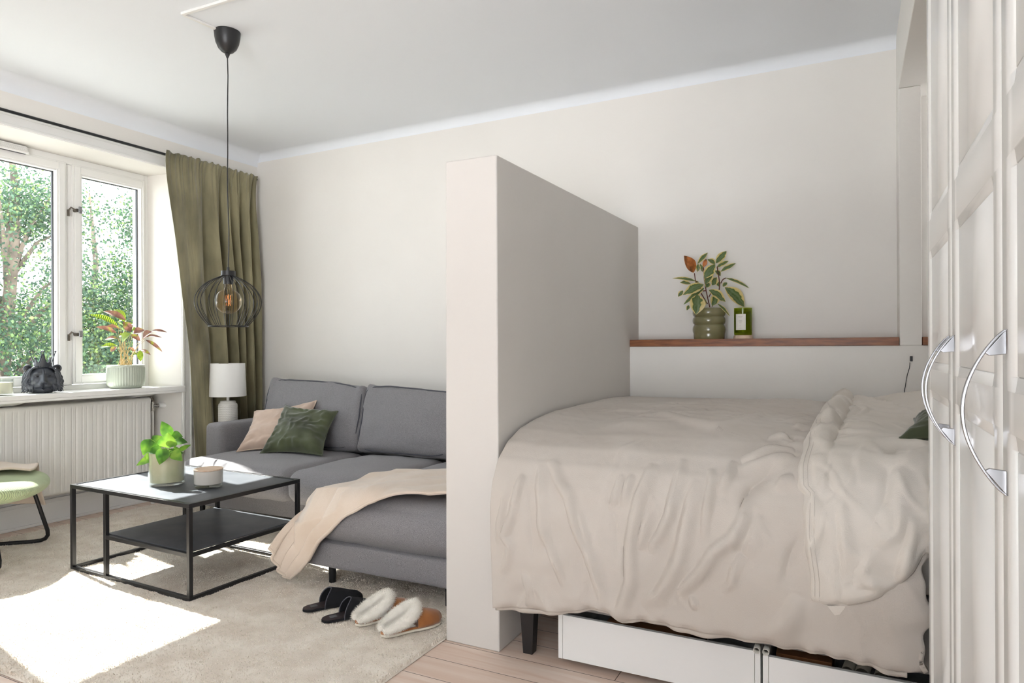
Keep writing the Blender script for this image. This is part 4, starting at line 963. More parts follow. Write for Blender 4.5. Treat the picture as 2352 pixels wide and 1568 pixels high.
RID = [  # creases of the duvet: (points, width m, height m)
 ([(1263, 1057), (1273, 1076), (1284, 1107), (1307, 1137), (1330, 1213), (1353, 1262), (1369, 1312), (1388, 1379)], .016, .017),
 ([(1243, 1069), (1243, 1112), (1249, 1160), (1250, 1203), (1261, 1247)], .018, .014), ([(1250, 1203), (1275, 1262), (1288, 1293), (1302, 1341)], .012, .012),
 ([(1191, 1146), (1185, 1174), (1173, 1203), (1164, 1226), (1177, 1247), (1172, 1278), (1158, 1312)], .013, .016),
 ([(1204, 1091), (1193, 1130), (1186, 1158)], .012, .014), ([(1172, 1110), (1163, 1160), (1152, 1200), (1150, 1245)], .010, .012),
 ([(1500, 1066), (1488, 1098), (1470, 1141), (1458, 1200), (1449, 1260), (1448, 1335), (1432, 1385), (1420, 1417)], .020, .022),
 ([(1502, 1140), (1483, 1216), (1474, 1255)], .015, .012), ([(1453, 1090), (1443, 1112), (1434, 1160)], .010, .010), ([(1430, 1090), (1415, 1135), (1402, 1170)], .011, .010),
 ([(1569, 1056), (1562, 1082), (1551, 1121), (1542, 1158), (1537, 1181), (1521, 1218), (1503, 1241), (1503, 1268)], .014, .018),
 ([(1633, 1076), (1633, 1112), (1626, 1148), (1622, 1174), (1618, 1232)], .012, .013), ([(1600, 1100), (1588, 1140), (1570, 1232), (1560, 1282), (1537, 1324), (1514, 1358), (1480, 1388)], .020, .017),
 ([(1684, 1058), (1669, 1094), (1651, 1133)], .012, .014), ([(1714, 1130), (1712, 1154), (1707, 1190), (1682, 1232), (1641, 1259), (1609, 1308), (1579, 1337), (1560, 1358)], .017, .019),
 ([(1705, 1266), (1687, 1305), (1680, 1333), (1659, 1353)], .012, .009), ([(1590, 1365), (1595, 1395)], .01, .009), ([(1831, 1360), (1818, 1400), (1795, 1435), (1767, 1461)], .03, .018),
 ([(1745, 1180), (1730, 1230), (1715, 1270)], .018, .008), ([(1335, 1175), (1348, 1215), (1360, 1250)], .010, .007), ([(1208, 1310), (1220, 1360), (1215, 1390)], .012, .010),
 ([(1823, 1037), (1773, 1039), (1730, 1051), (1703, 1053)], .018, .016), ([(1823, 1051), (1784, 1057), (1748, 1066), (1694, 1075)], .02, .014), ([(1823, 1020), (1795, 1012), (1768, 1010)], .02, .014),
 ([(1823, 1100), (1800, 1105), (1785, 1125)], .014, .010), ([(1860, 968), (1830, 972), (1800, 976)], .02, .010), ([(1850, 985), (1828, 992)], .02, .010), ([(1868, 955), (1820, 958)], .015, .008),
 ([(1480, 957), (1534, 962), (1587, 978), (1630, 988), (1685, 978), (1730, 957), (1790, 952)], .07, .016),
 ([(1330, 990), (1440, 975), (1520, 990), (1620, 1003)], .10, .008)]
VAL = [([(1783, 1067), (1748, 1094), (1722, 1115), (1707, 1150), (1700, 1180)], .022, .022), ([(1845, 1220), (1820, 1262), (1808, 1300), (1806, 1340)], .03, .018), ([(1439, 1240), (1437, 1290), (1441, 1340)], .014, .010),
 ([(1562, 1090), (1552, 1125), (1540, 1160)], .010, .010), ([(1640, 984), (1680, 972), (1715, 957), (1750, 947), (1880, 938)], .05, .016), ([(1470, 955), (1540, 958), (1620, 980)], .035, .012), ([(1618, 960), (1645, 930)], .05, .006),
 ([(1500, 1360), (1530, 1300), (1548, 1240)], .025, .010), ([(1225, 1120), (1225, 1200), (1235, 1290)], .022, .008), ([(1400, 1120), (1420, 1200), (1425, 1300)], .03, .008), ([(1830, 1010), (1800, 1020)], .02, .012), ([(1850, 985), (1835, 1000)], .02, .012)]
def disp(X_, S_, feats, sgn):
    D_ = np.zeros_like(X_)
    for pts, w_, h_ in feats:
        q_ = np.array(FR(pts)); d_, t_, sd_ = polydist(X_, S_, q_); top_ = q_[:, 1].mean() < float(s_of_z(.74))
        D_ += sgn * h_ * np.exp(-(d_ / (w_ * np.where(sd_ > 0, .55, 1.35))) ** 2) * np.sin(np.pi * np.clip(t_, 0, 1)) ** .7
    return D_
def crease(x_, y_, w_=.22):   # narrow soft-topped wrinkles
    q_ = vn(x_, y_) * 2; return np.exp(-(q_ / w_) ** 2)
def cloth_noise(X_, S_, k=1.0):
    face = np.clip((S_ - float(s_of_y(2.5))) / .2, 0, 1)
    wx = .10 * fbm(X_ * 3 + 7, S_ * 3 + 3, 3); wy = .12 * fbm(X_ * 2.4 + 1, S_ * 2.4 + 9, 3)
    n1 = fbm(X_ * 3.2, S_ * 2.2, 3) * .018
    m_ = np.clip(fbm(X_ * 2.1 + 20, S_ * 2.1 + 4, 2) * 2.2 + .55, 0, 1)
    n2 = crease((X_ + wx) * 8 + S_ * 1.2, (S_ + wy) * 2.0) * .011 * face * m_ + crease((X_ + wx) * 2.4, (S_ + wy) * 7) * .007 * (1 - face) * m_
    n3 = (crease((X_ + wx) * 15 + S_ * 6, (S_ + wy) * 7, .3) + crease((X_ + wy) * 13 - S_ * 7 + 30, (S_ + wx) * 8, .3)) * .0042 * m_
    n4 = fbm(X_ * 28, S_ * 22, 2) * .0016
    return (n1 + n2 + n3 + n4) * k
dv = thing('duvet', 'beige linen duvet hanging over the long side of the bed', 'duvet', (-.5, 3, .86))
NX, NS_ = 430, 330
x_ = np.linspace(-1.196, .60, NX)[:, None] + np.zeros((1, NS_)); hemz = np.interp(x_[:, 0], [-1.2, -1.07, -.92, -.79, -.74, -.70, -.66, -.59, -.47, -.27, -.1, .04, .11, .17, .7], [.205, .225, .24, .277, .262, .240, .258, .264, .257, .261, .263, .258, .246, .262, .26])
smax = s_of_z(hemz + .004 * np.sin(x_[:, 0] * 60) * 0)[:, None]; t_ = np.linspace(0, 1, NS_)[None, :] ; s_ = t_ * smax
yy_, zz_ = sec_at(s_); ny_, nz_ = sec_n(s_)
D = disp(x_, s_, RID, 1.45) + disp(x_, s_, VAL, -1.1) + cloth_noise(x_, s_)
edgeL = np.exp(-((x_ + 1.196) / .03) ** 2); D = D * (1 - .7 * edgeL) - .0 * edgeL
hemr = np.exp(-((smax - s_) / .012) ** 2); D += -.010 * hemr + .008 * hemr * np.sin(x_ * 75 + 3 * np.sin(x_ * 9))
D *= np.clip(s_ / .12, .15, 1)
# the free right edge of the hanging part stands in ragged ripples
xr = np.where(s_ > float(s_of_y(2.32)), np.minimum(x_, .176 + .012 * np.sin(s_ * 31) + .006 * np.sin(s_ * 67)), x_)
bulge = .018 * np.exp(-((s_ - float(s_of_z(.55))) / .22) ** 2)
P = np.stack([xr, yy_ + ny_ * (D + bulge), zz_ + nz_ * D], -1)
# left border folds back around the mattress corner in front of the partition
P[..., 1] += .0 * edgeL
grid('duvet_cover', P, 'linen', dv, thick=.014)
hl = [(P[i, -1, 0], P[i, -1, 1] + .012, P[i, -1, 2] - .004 - .010 * max(0, math.sin(i * .045)) ** 2) for i in range(0, 319, 3)]
q0 = np.array(hl); q1 = q0 + np.array([0, .004, -.012]); G_ = np.stack([q0 + np.array([0, 0, .02]), q0, q1], 1)
grid('underside_hem', G_, 'linen2', dv, thick=.003)

# the part folded back: pale reverse lying on top
fb = thing('folded_duvet_end', 'paler duvet end folded back over the bed with buttoned edge', 'duvet', (.1, 2.6, .9))
NX, NS_ = 220, 330; u_ = np.linspace(0, 1, NX)[:, None] + np.zeros((1, NS_)); t_ = np.linspace(0, 1, NS_)[None, :]
ss = np.linspace(.02, float(s_of_z(.40)), 200)
LE = [onZ(.915, 1908, 927), onZ(.915, 1893, 940), onZ(.915, 1868, 962), onZ(.912, 1850, 990), onZ(.90, 1836, 1015), onZ(.88, 1826, 1040)]
le_s = [float(s_of_y(min(q_[1], 3.95))) for q_ in LE]; le_x = [q_[0] for q_ in LE]
for px in ((1825, 1070), (1828, 1130), (1845, 1230), (1858, 1330), (1858, 1388)):
    q_ = onY(2.155, *px); le_s.append(float(s_of_z(q_[2]))); le_x.append(q_[0])
o_ = np.argsort(le_s); le_s = np.array(le_s)[o_]; le_x = np.array(le_x)[o_]
BX = [onY(2.155, *px) for px in ((1858, 1388), (1900, 1391), (1940, 1391), (2000, 1378), (2030, 1366), (2060, 1348), (2100, 1312), (2122, 1282), (2133, 1274))]
bx = np.r_[[q_[0] for q_ in BX], .3, .6]; bz = np.r_[[q_[2] for q_ in BX], .615, .62]
sb = None
xl = np.interp(t_ * float(s_of_z(.415)), le_s, le_x)                      # left edge by s (first guess)
XR = .60
x_ = xl + (XR - xl) * u_ ** 1.15
smax = s_of_z(np.interp(x_, bx, bz)); s_ = .02 + t_ * (smax - .02)
xl = np.interp(s_, le_s, le_x); x_ = xl + (XR - xl) * u_ ** 1.15
yy_, zz_ = sec_at(s_); ny_, nz_ = sec_n(s_)
FR2 = [([(1870, 1120), (1872, 1170), (1880, 1215), (1862, 1262)], .014, .012), ([(1922, 1150), (1935, 1200), (1941, 1250), (1950, 1300)], .018, .015), ([(2095, 1190), (2088, 1235), (2070, 1290), (2064, 1330)], .018, .022),
 ([(2078, 1060), (2060, 1120), (2050, 1165), (2018, 1200)], .022, .018), ([(2068, 1170), (2058, 1215), (2010, 1245)], .014, .012), ([(1990, 1040), (1975, 1080), (1978, 1130)], .02, .010),
 ([(1960, 1325), (2010, 1330), (2060, 1338)], .014, .010), ([(2020, 1010), (1990, 995), (1950, 1000)], .03, .012), ([(2133, 1055), (2100, 1070), (2075, 1100)], .02, .014),
 ([(1875, 1060), (1880, 1110), (1895, 1150)], .02, .010), ([(1900, 1010), (1960, 1018), (2030, 1018)], .03, .010), ([(2005, 1250), (1985, 1290), (1962, 1310)], .014, .009), ([(1850, 1130), (1856, 1190), (1864, 1250), (1868, 1320)], .010, .010)]
FV2 = [([(2110, 1040), (2070, 1045), (2045, 1070)], .03, .016), ([(2040, 1090), (2035, 1140), (2025, 1180)], .025, .012), ([(2110, 1215), (2100, 1260), (2090, 1300)], .02, .010), ([(1950, 1000), (1910, 1008)], .02, .008)]
D = .026 + .8 * (disp(x_, s_, FR2, 1) + disp(x_, s_, FV2, -1)) + cloth_noise(x_ + 3, s_ + 2, 1.1)
dl = x_ - xl
ontop = np.clip((float(s_of_y(2.36)) - s_) / .12, 0, 1)
D += .030 * np.exp(-((dl - .045) / .035) ** 2) * ontop * (1 + .35 * np.sin(s_ * 26 + 2 * np.sin(s_ * 9)) + 1.1 * fbm(s_ * 9, dl * 20, 3)) + .012 * np.exp(-((dl - .10) / .03) ** 2) * ontop * fbm(s_ * 22, dl * 16, 3) * 2
D -= .014 * np.exp(-((dl - .088) / .012) ** 2) * np.clip(ontop + .3, 0, 1)
D -= .020 * np.exp(-(dl / .008) ** 2)
D -= .022 * ontop * np.clip((x_ - .05) / .2, 0, 1)
D -= .014 * np.exp(-((smax - s_) / .012) ** 2)
D *= np.clip(s_ / .1, .3, 1)
P = np.stack([x_ + .008 * np.sin(s_ * 40) * ontop * np.exp(-dl / .1), yy_ + ny_ * D - .016 * (1 - ontop), zz_ + nz_ * D], -1)
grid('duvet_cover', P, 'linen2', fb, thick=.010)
I0 = int(.06 * NX)
st = MB()
for off in (8, 13):
    pts = [P[off, j] + np.array([0, ny_[off, j] * .006, nz_[off, j] * .006]) for j in range(150, NS_ - 2, 3)]
    st.tube(pts, .0008, 5)
st.build('stitching', 'linen', fb)
q_ = [onY(2.16, 1900, 1391), onY(2.16, 1917, 1413), onY(2.16, 1929, 1411), onY(2.16, 1944, 1391)]
mesh('button_flap', [tuple(v) for v in q_] + [tuple(v + np.array([0, .01, 0])) for v in q_], [[0, 1, 2, 3], [7, 6, 5, 4], [0, 4, 5, 1], [1, 5, 6, 2], [2, 6, 7, 3]], 'linen2', fb, smooth=False)

pillow('pillow', 'pale linen pillow against the ledge wall at the head end', [(.06, 3.88, .90), (.86, 3.91, .97), (.88, 3.35, .93), (.12, 3.30, .865)], 'linen2', .06, 2.2, wr=.012, pipe=False, cat='pillow')
pillow('scatter_cushion', 'green velvet cushion lying on the bed beside the wardrobe', [onY(2.72, 2100, 962), (.56, 2.86, 1.03), (.60, 2.5, .91), onY(2.44, 2056, 1010)], 'greencush', .045, 4.4, wr=.02)

# drawers on castors under the bed
def drawer(name, x0, x1, y, z0, z1, rot, label):
    t = thing(name, label, 'storage box', (x0, y, 0), group='storage boxes under the bed')
    T = Matrix.Translation((x0, y, 0)) @ Matrix.Rotation(rot, 4, 'Z'); L_ = x1 - x0
    MB().box(.018, L_ - .018, 0, .016, z0, z1, T).build('front', 'white', t, bevel=.001)
    for a_ in (0, L_ - .017): MB().box(a_, a_ + .017, 0, .62, z0 - .001, z1 + .001, T).build('side', 'white', t, bevel=.001)
    MB().box(.018, L_ - .018, .017, .62, z0 + .01, z0 + .02, T).build('bottom', 'white', t); MB().box(.018, L_ - .018, .604, .62, z0 + .021, z1, T).build('back', 'white', t)
    for a_ in (.06, L_ - .06):
        for b_ in (.12, .5): MB().tube([tuple(T @ Vector((a_ - .008, b_, .0125))), tuple(T @ Vector((a_ + .008, b_, .0125)))], .012, 14).build('castor', 'bplast', t, smooth=True)
    return T
T1 = drawer('storage_box', -.973, -.268, 2.286, .027, .188, math.radians(.2), 'white storage box under the bed nearest the partition')
T2 = drawer('storage_box', -.258, .60, 2.262, .027, .190, math.radians(.1), 'white storage box under the bed nearest the wardrobe')
for k, (a_, b_, c_, r_) in enumerate(((.24, .06, .10, .017), (.28, .06, .12, .02), (.33, .05, .13, .018))):
    o = MB(); x0 = -.258 + a_; o.tube([(x0, 2.32, .165), (x0 + .05, 2.70, .165)], r_, 20, cap=False)
    o = o.build('paper_roll', 'kraft', smooth=True); sm = o.modifiers.new('s', 'SOLIDIFY'); sm.thickness = .002
    tag(o, ['rolled grey paper in the right bed drawer, leftmost of three', 'rolled grey paper in the right bed drawer, middle of three', 'rolled grey paper in the right bed drawer, rightmost of three'][k], 'paper roll', 'paper rolls in the bed drawer')
tag(MB().box(-.80, -.50, 2.33, 2.75, .05, .178).build('wooden_box', 'card', bevel=.003), 'brown wooden box inside the left bed drawer', 'box')
tag(MB().box(-.225, -.06, 2.32, 2.70, .05, .182).build('cardboard_box', 'card', bevel=.003), 'brown cardboard box inside the right bed drawer', 'box')
MBt = MB(); 
for x0 in (-.277, -.249): MBt.tube([(x0, 2.262, .201), (x0, 2.31, .201)], .0105, 16, cap=False)
o = MBt.build('drawer_clip', 'paper', smooth=True); tag(o, 'small grey double ring resting where the two bed drawers meet', 'clip'); sm = o.modifiers.new('s', 'SOLIDIFY'); sm.thickness = .0015

# ------------------------------------------------------------------ oiled shelf boards on the ledge
sh1 = tag(MB().box(XP + .002, .215, 3.984, YB - .002, 1.1755, 1.218).build('shelf_board', 'walnut', bevel=.002), 'long oiled walnut board capping the ledge behind the bed', 'shelf')
sh2 = tag(MB().box(.319, 1.298, 3.984, YB - .002, 1.1755, 1.218).build('shelf_board', 'walnut', bevel=.002), 'short piece of walnut board right of the white column', 'shelf')
HS = 1.2185
fp = thing('potted_rubber_plant', 'variegated rubber plant in a bubbled olive pot on the shelf', 'potted plant', (-.757, 4.078, HS))
fx, fy = -.757, 4.078; pr = [(0, HS), (.086, HS)]
for k in range(4):
    zb0 = HS + [0, .027, .085, .132][k] * 1.0; zb1 = HS + [.027, .085, .132, .180][k]
    for j in range(1, 9):
        w_ = j / 8; pr.append((.0855 + .0095 * math.sin(math.pi * (w_ if k else .0 + w_ * .5 + .5 * 0)) ** .6 * (1 if k else .5), zb0 + (zb1 - zb0) * w_))
pr += [(.083, HS + .182), (.080, HS + .178), (.079, HS + .155), (0, HS + .155)]
MB().lathe(pr, (fx, fy), 72).build('bubbled_pot', 'olivepot', fp, smooth=True)
MB().lathe([(.0785, HS + .1555), (.05, HS + .162), (0, HS + .165)], (fx, fy), 32).build('soil', 'soil', fp)
lv, lr, st = Leaves(), Leaves(), MB()
def sc_(x, y): return (1530 + x / 6.532, 560 + y / 6.532)
# crop coordinates: base, tip, width, offsets, kind
FL = [((415, 430), (268, 176), 150, 0, -.02, 'r'), ((470, 300), (622, 132), 62, .03, .05, 'v'), ((560, 350), (602, 225), 55, .02, .02, 'r'), ((735, 300), (620, 232), 85, .05, .06, 'v'), ((745, 290), (905, 108), 95, .0, .0, 'v'),
      ((760, 350), (938, 255), 62, .02, .01, 'v'), ((818, 415), (1045, 290), 60, -.02, -.03, 'v'), ((480, 300), (470, 420), 60, .02, .02, 'v'), ((575, 515), (735, 302), 125, -.07, -.08, 'v'), ((590, 600), (690, 420), 100, -.05, -.04, 'v'),
      ((450, 560), (92, 515), 48, .0, -.01, 'v'), ((370, 600), (208, 578), 62, .03, .05, 'v'), ((565, 610), (252, 765), 130, -.08, -.10, 'v'), ((255, 700), (180, 790), 60, .02, .03, 'v'), ((575, 660), (262, 910), 70, -.05, -.07, 'v'),
      ((470, 760), (447, 1062), 190, -.09, -.11, 'v'), ((590, 830), (545, 970), 45, -.04, -.05, 'v'), ((640, 690), (890, 868), 125, -.09, -.10, 'v'), ((880, 650), (1172, 945), 190, -.06, -.07, 'v'), ((890, 510), (1248, 665), 48, -.02, -.03, 'v'),
      ((850, 640), (915, 580), 55, .0, .0, 'v'), ((690, 620), (760, 500), 90, .01, .02, 'v'), ((735, 400), (815, 480), 75, .03, .03, 'v'), ((760, 760), (690, 930), 110, -.05, -.06, 'v'), ((770, 895), (955, 1085), 42, -.08, -.09, 'v'),
      ((340, 920), (310, 995), 45, -.03, -.04, 'v'), ((480, 560), (440, 600), 60, .0, .0, 'v'), ((640, 580), (600, 655), 80, .0, -.02, 'v'), ((510, 300), (545, 420), 45, .03, .02, 'v'), ((760, 560), (790, 640), 60, .02, .02, 'v')]
for b_, t_, w_, o0, o1, kd in FL:
    B_ = onD((fx, fy, 1.5), *sc_(*b_), o0 * .8); T_ = onD((fx, fy, 1.5), *sc_(*t_), o1 * .8)
    for Q in (B_, T_): Q[1] = min(Q[1], 4.165)
    P_, U_ = leaf_patch(B_, T_, w_ / 6.532 / FOC * 4.0 * 1.2, curl=.07, fold=.28, n=16, k=9); (lr if kd == 'r' else lv).add(P_, U_)
for pts in ([(655, 950), (620, 800), (590, 660), (575, 520)], [(440, 560), (425, 440)], [(620, 900), (500, 700), (455, 560)], [(690, 940), (790, 760), (818, 600), (770, 420), (765, 340)], [(820, 590), (850, 530), (900, 510)], [(600, 700), (550, 705)], [(575, 560), (560, 350)], [(640, 800), (690, 700)]):
    st.tube(interp_curve([onD((fx, fy, 1.5), *sc_(*q_), -.01) for q_ in pts], 8), .0032, 6)
lv.build('variegated_leaves', 'varieg', fp); lr.build('rust_leaves', 'rust', fp); st.build('stems', 'stemred', fp, smooth=True)
gc = thing('scented_candle', 'green glass candle with a white label on a wooden foot', 'candle', (-.565, 4.08, HS))
MB().lathe([(0, HS), (.056, HS), (.051, HS + .020), (0, HS + .020)], (-.565, 4.08), 40).build('wooden_foot', 'lidwood', gc, smooth=True)
MB().lathe([(0, HS + .0205), (.046, HS + .0205), (.050, HS + .026), (.0505, HS + .178), (.048, HS + .178), (.0475, HS + .034), (0, HS + .034)], (-.565, 4.08), 48).build('glass', 'greenglass', gc, smooth=True)
MB().lathe([(0, HS + .0345), (.047, HS + .0345), (.047, HS + .155), (0, HS + .155)], (-.565, 4.08), 40).build('wax', 'greenwax', gc, smooth=True)
V_ = []; K_ = 14; c0_ = math.atan2(-4.08, .565); th0 = c0_ - math.radians(50)
for i in range(K_):
    a = th0 + math.radians(66) * i / (K_ - 1)
    for z_ in (HS + .050, HS + .142): V_.append((-.565 + .0512 * math.cos(a), 4.08 + .0512 * math.sin(a), z_))
lb_ = mesh('label', V_, [[2 * i, 2 * i + 2, 2 * i + 3, 2 * i + 1] for i in range(K_ - 1)], 'label', gc)
am = th0 + math.radians(33); tx = MB()
for z_, w_, h_ in ((.126, .026, .0012), (.121, .018, .0007), (.105, .020, .0007), (.1015, .024, .0007), (.098, .022, .0007), (.0945, .014, .0007), (.091, .016, .0007), (.076, .010, .0006), (.060, .024, .0006)):
    for k in range(8):
        a0 = am + (k / 8 - .5) * w_ / .0513; a1 = am + ((k + .8) / 8 - .5) * w_ / .0513
        for a_, b_ in ((a0, a1),):
            n0 = len(tx.v); tx.v += [(-.565 + .0514 * math.cos(a_), 4.08 + .0514 * math.sin(a_), HS + z_), (-.565 + .0514 * math.cos(b_), 4.08 + .0514 * math.sin(b_), HS + z_), (-.565 + .0514 * math.cos(b_), 4.08 + .0514 * math.sin(b_), HS + z_ + h_), (-.565 + .0514 * math.cos(a_), 4.08 + .0514 * math.sin(a_), HS + z_ + h_)]; tx.f.append([n0, n0 + 1, n0 + 2, n0 + 3])
tx.build('print', 'ink', lb_)

# charging cable on the ledge wall
cc = thing('charging_cable', 'black charging cable hanging on the wall beside the bed', 'cable', (.26, YL, 1.1))
CP = [onY(YL - .005, *q_) for q_ in ((2090, 832), (2090, 843), (2083, 862), (2080, 884), (2076, 905), (2073, 925), (2072, 950))]
MB().tube(interp_curve(CP, 20), .0016, 8).build('cord', 'bplast', cc, smooth=True)
q_ = onY(YL - .007, 2093, 824); MB().box(q_[0] - .006, q_[0] + .006, YL - .012, YL - .003, q_[2] - .012, q_[2] + .014).build('plug', 'bplast', cc, bevel=.002)

# ------------------------------------------------------------------ wardrobe row
WX, WT = .177, 2.42
wd = thing('wardrobe', 'white glossy wardrobe row with panelled doors and arched steel handles', 'wardrobe', (.48, 1, 0))
MB().box(WX + .022, .777, -.42, 2.069, .0, WT).build('carcass', 'lacq', wd, bevel=.001)
def door(y0, y1, hy):
    z0, z1 = .075, WT - .004
    def brk(a, b): return [(a, 0), (a + .0015, .0010), (a + .0185, .0030), (a + .0190, .0055), (a + .0205, .0030), (b - .0205, .0030), (b - .0190, .0055), (b - .0185, .0030), (b - .0015, .0010), (b, 0)]
    ys = [(y0, .003), (y0 + .003, 0)] + brk(y0 + .055, y1 - .055) + [(y1 - .003, 0), (y1, .003)]
    zs_ = [(z0, .003), (z0 + .003, 0)] + brk(z0 + .06, 1.060) + brk(1.112, 1.412) + brk(1.490, z1 - .06) + [(z1 - .003, 0), (z1, .003)]
    Y_ = np.array([a for a, _ in ys]); Z_ = np.array([a for a, _ in zs_]); P = np.zeros((len(ys), len(zs_), 3))
    for i, (a, da) in enumerate(ys):
        for j, (b, db) in enumerate(zs_):
            inner = 2 <= i < len(ys) - 2 and 2 <= j < len(zs_) - 2
            gap = j in (1, 11, 12, 21, 22, 31)
            if i < 2 or i >= len(ys) - 2 or j < 2 or j >= len(zs_) - 2: d_ = max(da if (i in (0, len(ys) - 1)) else 0, db if j in (0, len(zs_) - 1) else 0)
            else: d_ = min(da, db) if not (da == .0055 or db == .0055) else (min(da, db) if min(da, db) < .0030 else .0055)
            P[i, j] = (WX + d_, a, b)
    o = grid('door', P, 'lacq', wd, smooth=False, flip=True)
    s_ = o.modifiers.new('s', 'SOLIDIFY'); s_.thickness = .006; s_.offset = -1
    pr_ = []
    for k in range(29):
        u_ = k / 28; pr_.append((WX - .0475 * math.sin(math.pi * u_) ** .8 - .001, 1.1915 - .2135 * u_))
    hb = MB(); n0 = 0; ring = []
    for k, (x_, z_) in enumerate(pr_):
        th_ = .0022; ring.append([(x_ - th_, hy - .0035, z_), (x_ - th_, hy + .0035, z_), (x_ + th_, hy + .0035, z_), (x_ + th_, hy - .0035, z_)])
    V_ = [v for r_ in ring for v in r_]; F_ = [[0, 1, 2, 3][::-1], [28 * 4 + i for i in range(4)]]
    for k in range(28):
        for i in range(4): F_.append([k * 4 + i, k * 4 + (i + 1) % 4, (k + 1) * 4 + (i + 1) % 4, (k + 1) * 4 + i])
    hd_ = mesh('handle', V_, F_, 'steel', o, smooth=False); bev(hd_, .0012, 3)
    for s2 in (0, 1):
        zt = 1.1915 if s2 == 0 else .978; dz = -1 if s2 == 0 else 1
        mb_ = MB().prism([(WX - .001, zt), (pr_[4][0] + .001, zt + dz * .0305), (pr_[4][0] + .006, zt + dz * .034), (WX - .001, zt + dz * .032)], hy - .003, hy + .003, 'y')
        mb_.build('handle_foot', 'steel', hd_, bevel=.001)
    return o
door(1.589, 2.069, 1.622); door(1.089, 1.586, 1.548); door(.589, 1.086, 1.055); door(.089, .586, .12); door(-.411, .086, .055)

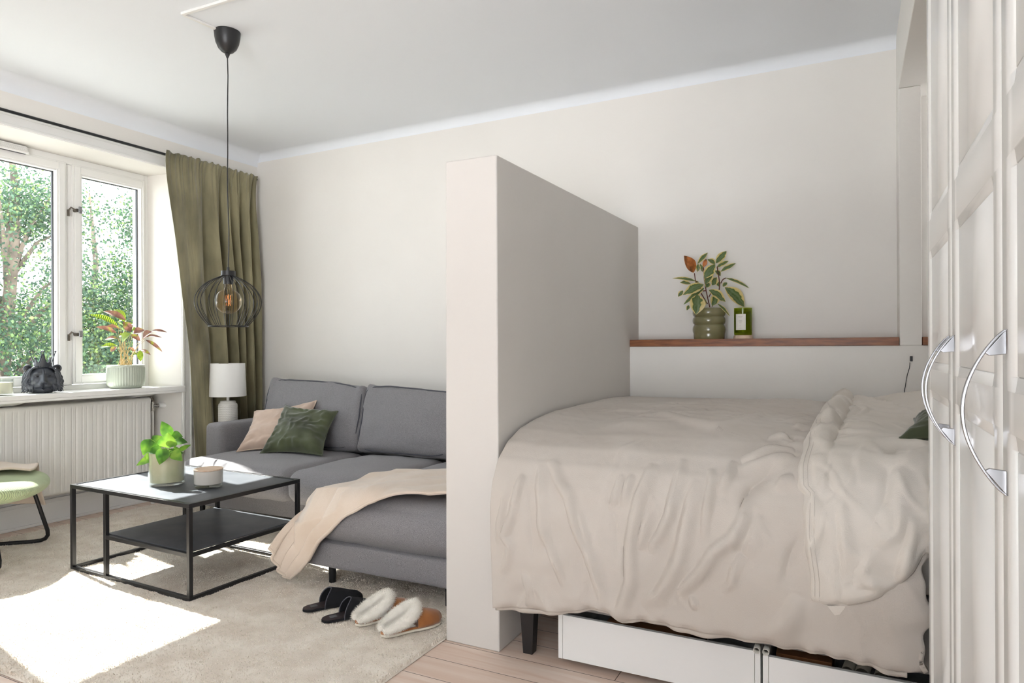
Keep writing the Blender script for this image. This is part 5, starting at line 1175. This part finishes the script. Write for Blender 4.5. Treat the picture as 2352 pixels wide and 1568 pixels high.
# ------------------------------------------------------------------ slippers on the rug
def slip_w(x): return float(np.interp(x, [0, .008, .03, .08, .12, .17, .21, .245, .262, .27], [0, .017, .029, .031, .033, .043, .045, .036, .020, 0]))
def outline(n, grow=0):
    xs = .135 - .135 * np.cos(np.linspace(0, math.pi, n)); L_ = [(x, slip_w(x) + (grow if 0 < x < .27 else 0) + .004 * (x / .27)) for x in xs]
    return [(x, w) for x, w in L_] + [(x, -w) for x, w in L_[::-1][1:-1]]
SR = .0195
def slipper(kind, label, heel, deg, mirror=1):
    t = thing('slipper', label, 'slipper', (heel[0], heel[1], SR), math.radians(deg), group='black felt slippers' if kind == 'b' else 'fur lined tan slippers')
    def pr(o, z0, z1, m, name, grow=0):
        MB().prism([(x, mirror * y) for x, y in (outline(26, grow) if mirror > 0 else outline(26, grow)[::-1])], z0, z1).build(name, m, t, local=True, bevel=.003)
    if kind == 'b':
        pr(0, 0, .010, 'bfelt', 'sole', .002); pr(0, .0101, .0145, 'bsole', 'insole', -.002)
        MB().box(.035, .065, -.012, .012, .0146, .0153).build('size_label', 'greylab', t, local=True)
        NX_, NA = 30, 26; P = np.zeros((NX_, NA, 3))
        for i in range(NX_):
            for j in range(NA):
                a = math.pi * j / (NA - 1); f_ = i / (NX_ - 1); x = .088 + .185 * f_ + .040 * math.sin(a) ** 2 * (1 - f_)
                x = min(x, .2735); h_ = float(np.interp(x, [.08, .12, .17, .22, .255, .272, .275], [.082, .080, .064, .045, .034, .020, .010]))
                w_ = slip_w(min(x, .268)) + .006; P[i, j] = (x, w_ * math.cos(a) * (1 + .10 * math.sin(a)), .003 + h_ * math.sin(a) ** .8)
        grid('upper', P, 'bfelt', t, thick=.004, local=True)
        MB().tube([tuple(P[0, j]) for j in range(NA)], .0024, 6).build('binding', 'seam', t, local=True, smooth=True)
    else:
        pr(0, 0, .010, 'sole', 'sole', .004); pr(0, .0101, .018, 'suede', 'rand', .003)
        NX_, NA = 26, 24; P = np.zeros((NX_, NA, 3))
        for i in range(NX_):
            for j in range(NA):
                a = math.pi * j / (NA - 1); x = .145 + .130 * (i / (NX_ - 1)); h_ = float(np.interp(x, [.1, .15, .19, .23, .26, .272, .275], [.060, .064, .058, .046, .034, .024, .016]))
                w_ = slip_w(min(x, .268)) + .005; P[i, j] = (x, w_ * math.cos(a) * (1 + .08 * math.sin(a)), .012 + h_ * math.sin(a) ** .8)
        grid('toe_cap', P, 'suede', t, thick=.004, local=True)
        MB().tube([(x, y * 1.0, .021) for x, y in outline(26, .006) if x > .10][:-0 or None], .0022, 6).build('welt', 'suede', t, local=True, smooth=True) if False else None
        path = interp_curve([(.006, -.016, .026), (.022, -.032, .033), (.06, -.040, .045), (.10, -.043, .060), (.135, -.034, .078), (.152, -.014, .090), (.156, 0, .093), (.152, .014, .090), (.135, .034, .078), (.10, .043, .060), (.06, .040, .045), (.022, .032, .033), (.006, .016, .026)], 60)
        rad = [.012 + .012 * min(1, min(k, 59 - k) / 14) for k in range(60)]
        MB().tube(path, rad, 14).build('fur_collar', 'fur', t, local=True, smooth=True)
        r = np.random.RandomState(int(abs(heel[0]) * 1000)); n = 14000; k = r.randint(1, 59, n); p_ = path[k] + r.normal(0, .003, (n, 3)); tg = path[k] - path[k - 1]; tg /= np.linalg.norm(tg, axis=1)[:, None]
        d_ = r.normal(0, 1, (n, 3)); d_ -= tg * (d_ * tg).sum(1)[:, None]; d_ /= np.linalg.norm(d_, axis=1)[:, None]
        q0 = p_ + d_ * (np.array(rad)[k] * .8)[:, None]; ln = r.uniform(.007, .014, n)[:, None]; dd = d_ + r.normal(0, .45, (n, 3)); dd[:, 2] += .1; dd /= np.linalg.norm(dd, axis=1)[:, None]
        sdv = np.cross(dd, r.normal(0, 1, (n, 3))); sdv /= np.linalg.norm(sdv, axis=1)[:, None]
        m2 = 5000; xx_ = r.uniform(.008, .14, m2); wv = np.array([slip_w(a) for a in xx_]) * r.uniform(-.85, .85, m2)
        q2 = np.stack([xx_, wv, np.full(m2, .018)], 1); d2 = np.stack([r.normal(0, .4, m2), r.normal(0, .4, m2), np.ones(m2)], 1); s2 = np.cross(d2, r.normal(0, 1, (m2, 3))); s2 /= np.linalg.norm(s2, axis=1)[:, None]
        V_ = np.vstack([np.stack([q0 - sdv * .0006, q0 + sdv * .0006, q0 + dd * ln], 1).reshape(-1, 3), np.stack([q2 - s2 * .0006, q2 + s2 * .0006, q2 + d2 * .006], 1).reshape(-1, 3)])
        V_[:, 2] = np.maximum(V_[:, 2], .004)
        o = mesh('fur', V_, np.arange(len(V_)).reshape(-1, 3), 'fur', t, smooth=False, local=True); o['kind'] = 'stuff'
slipper('b', 'black felt slipper farthest left, nearest the coffee table', (-2.152, 2.205), 62)
slipper('b', 'black felt slipper lying beside the white furry slippers', (-1.998, 2.155), 59, -1)
slipper('w', 'tan suede slipper with white fur, between black slipper and its mate', (-1.846, 2.190), 66)
slipper('w', 'tan suede slipper with white fur nearest the partition wall', (-1.682, 2.150), 64, -1)
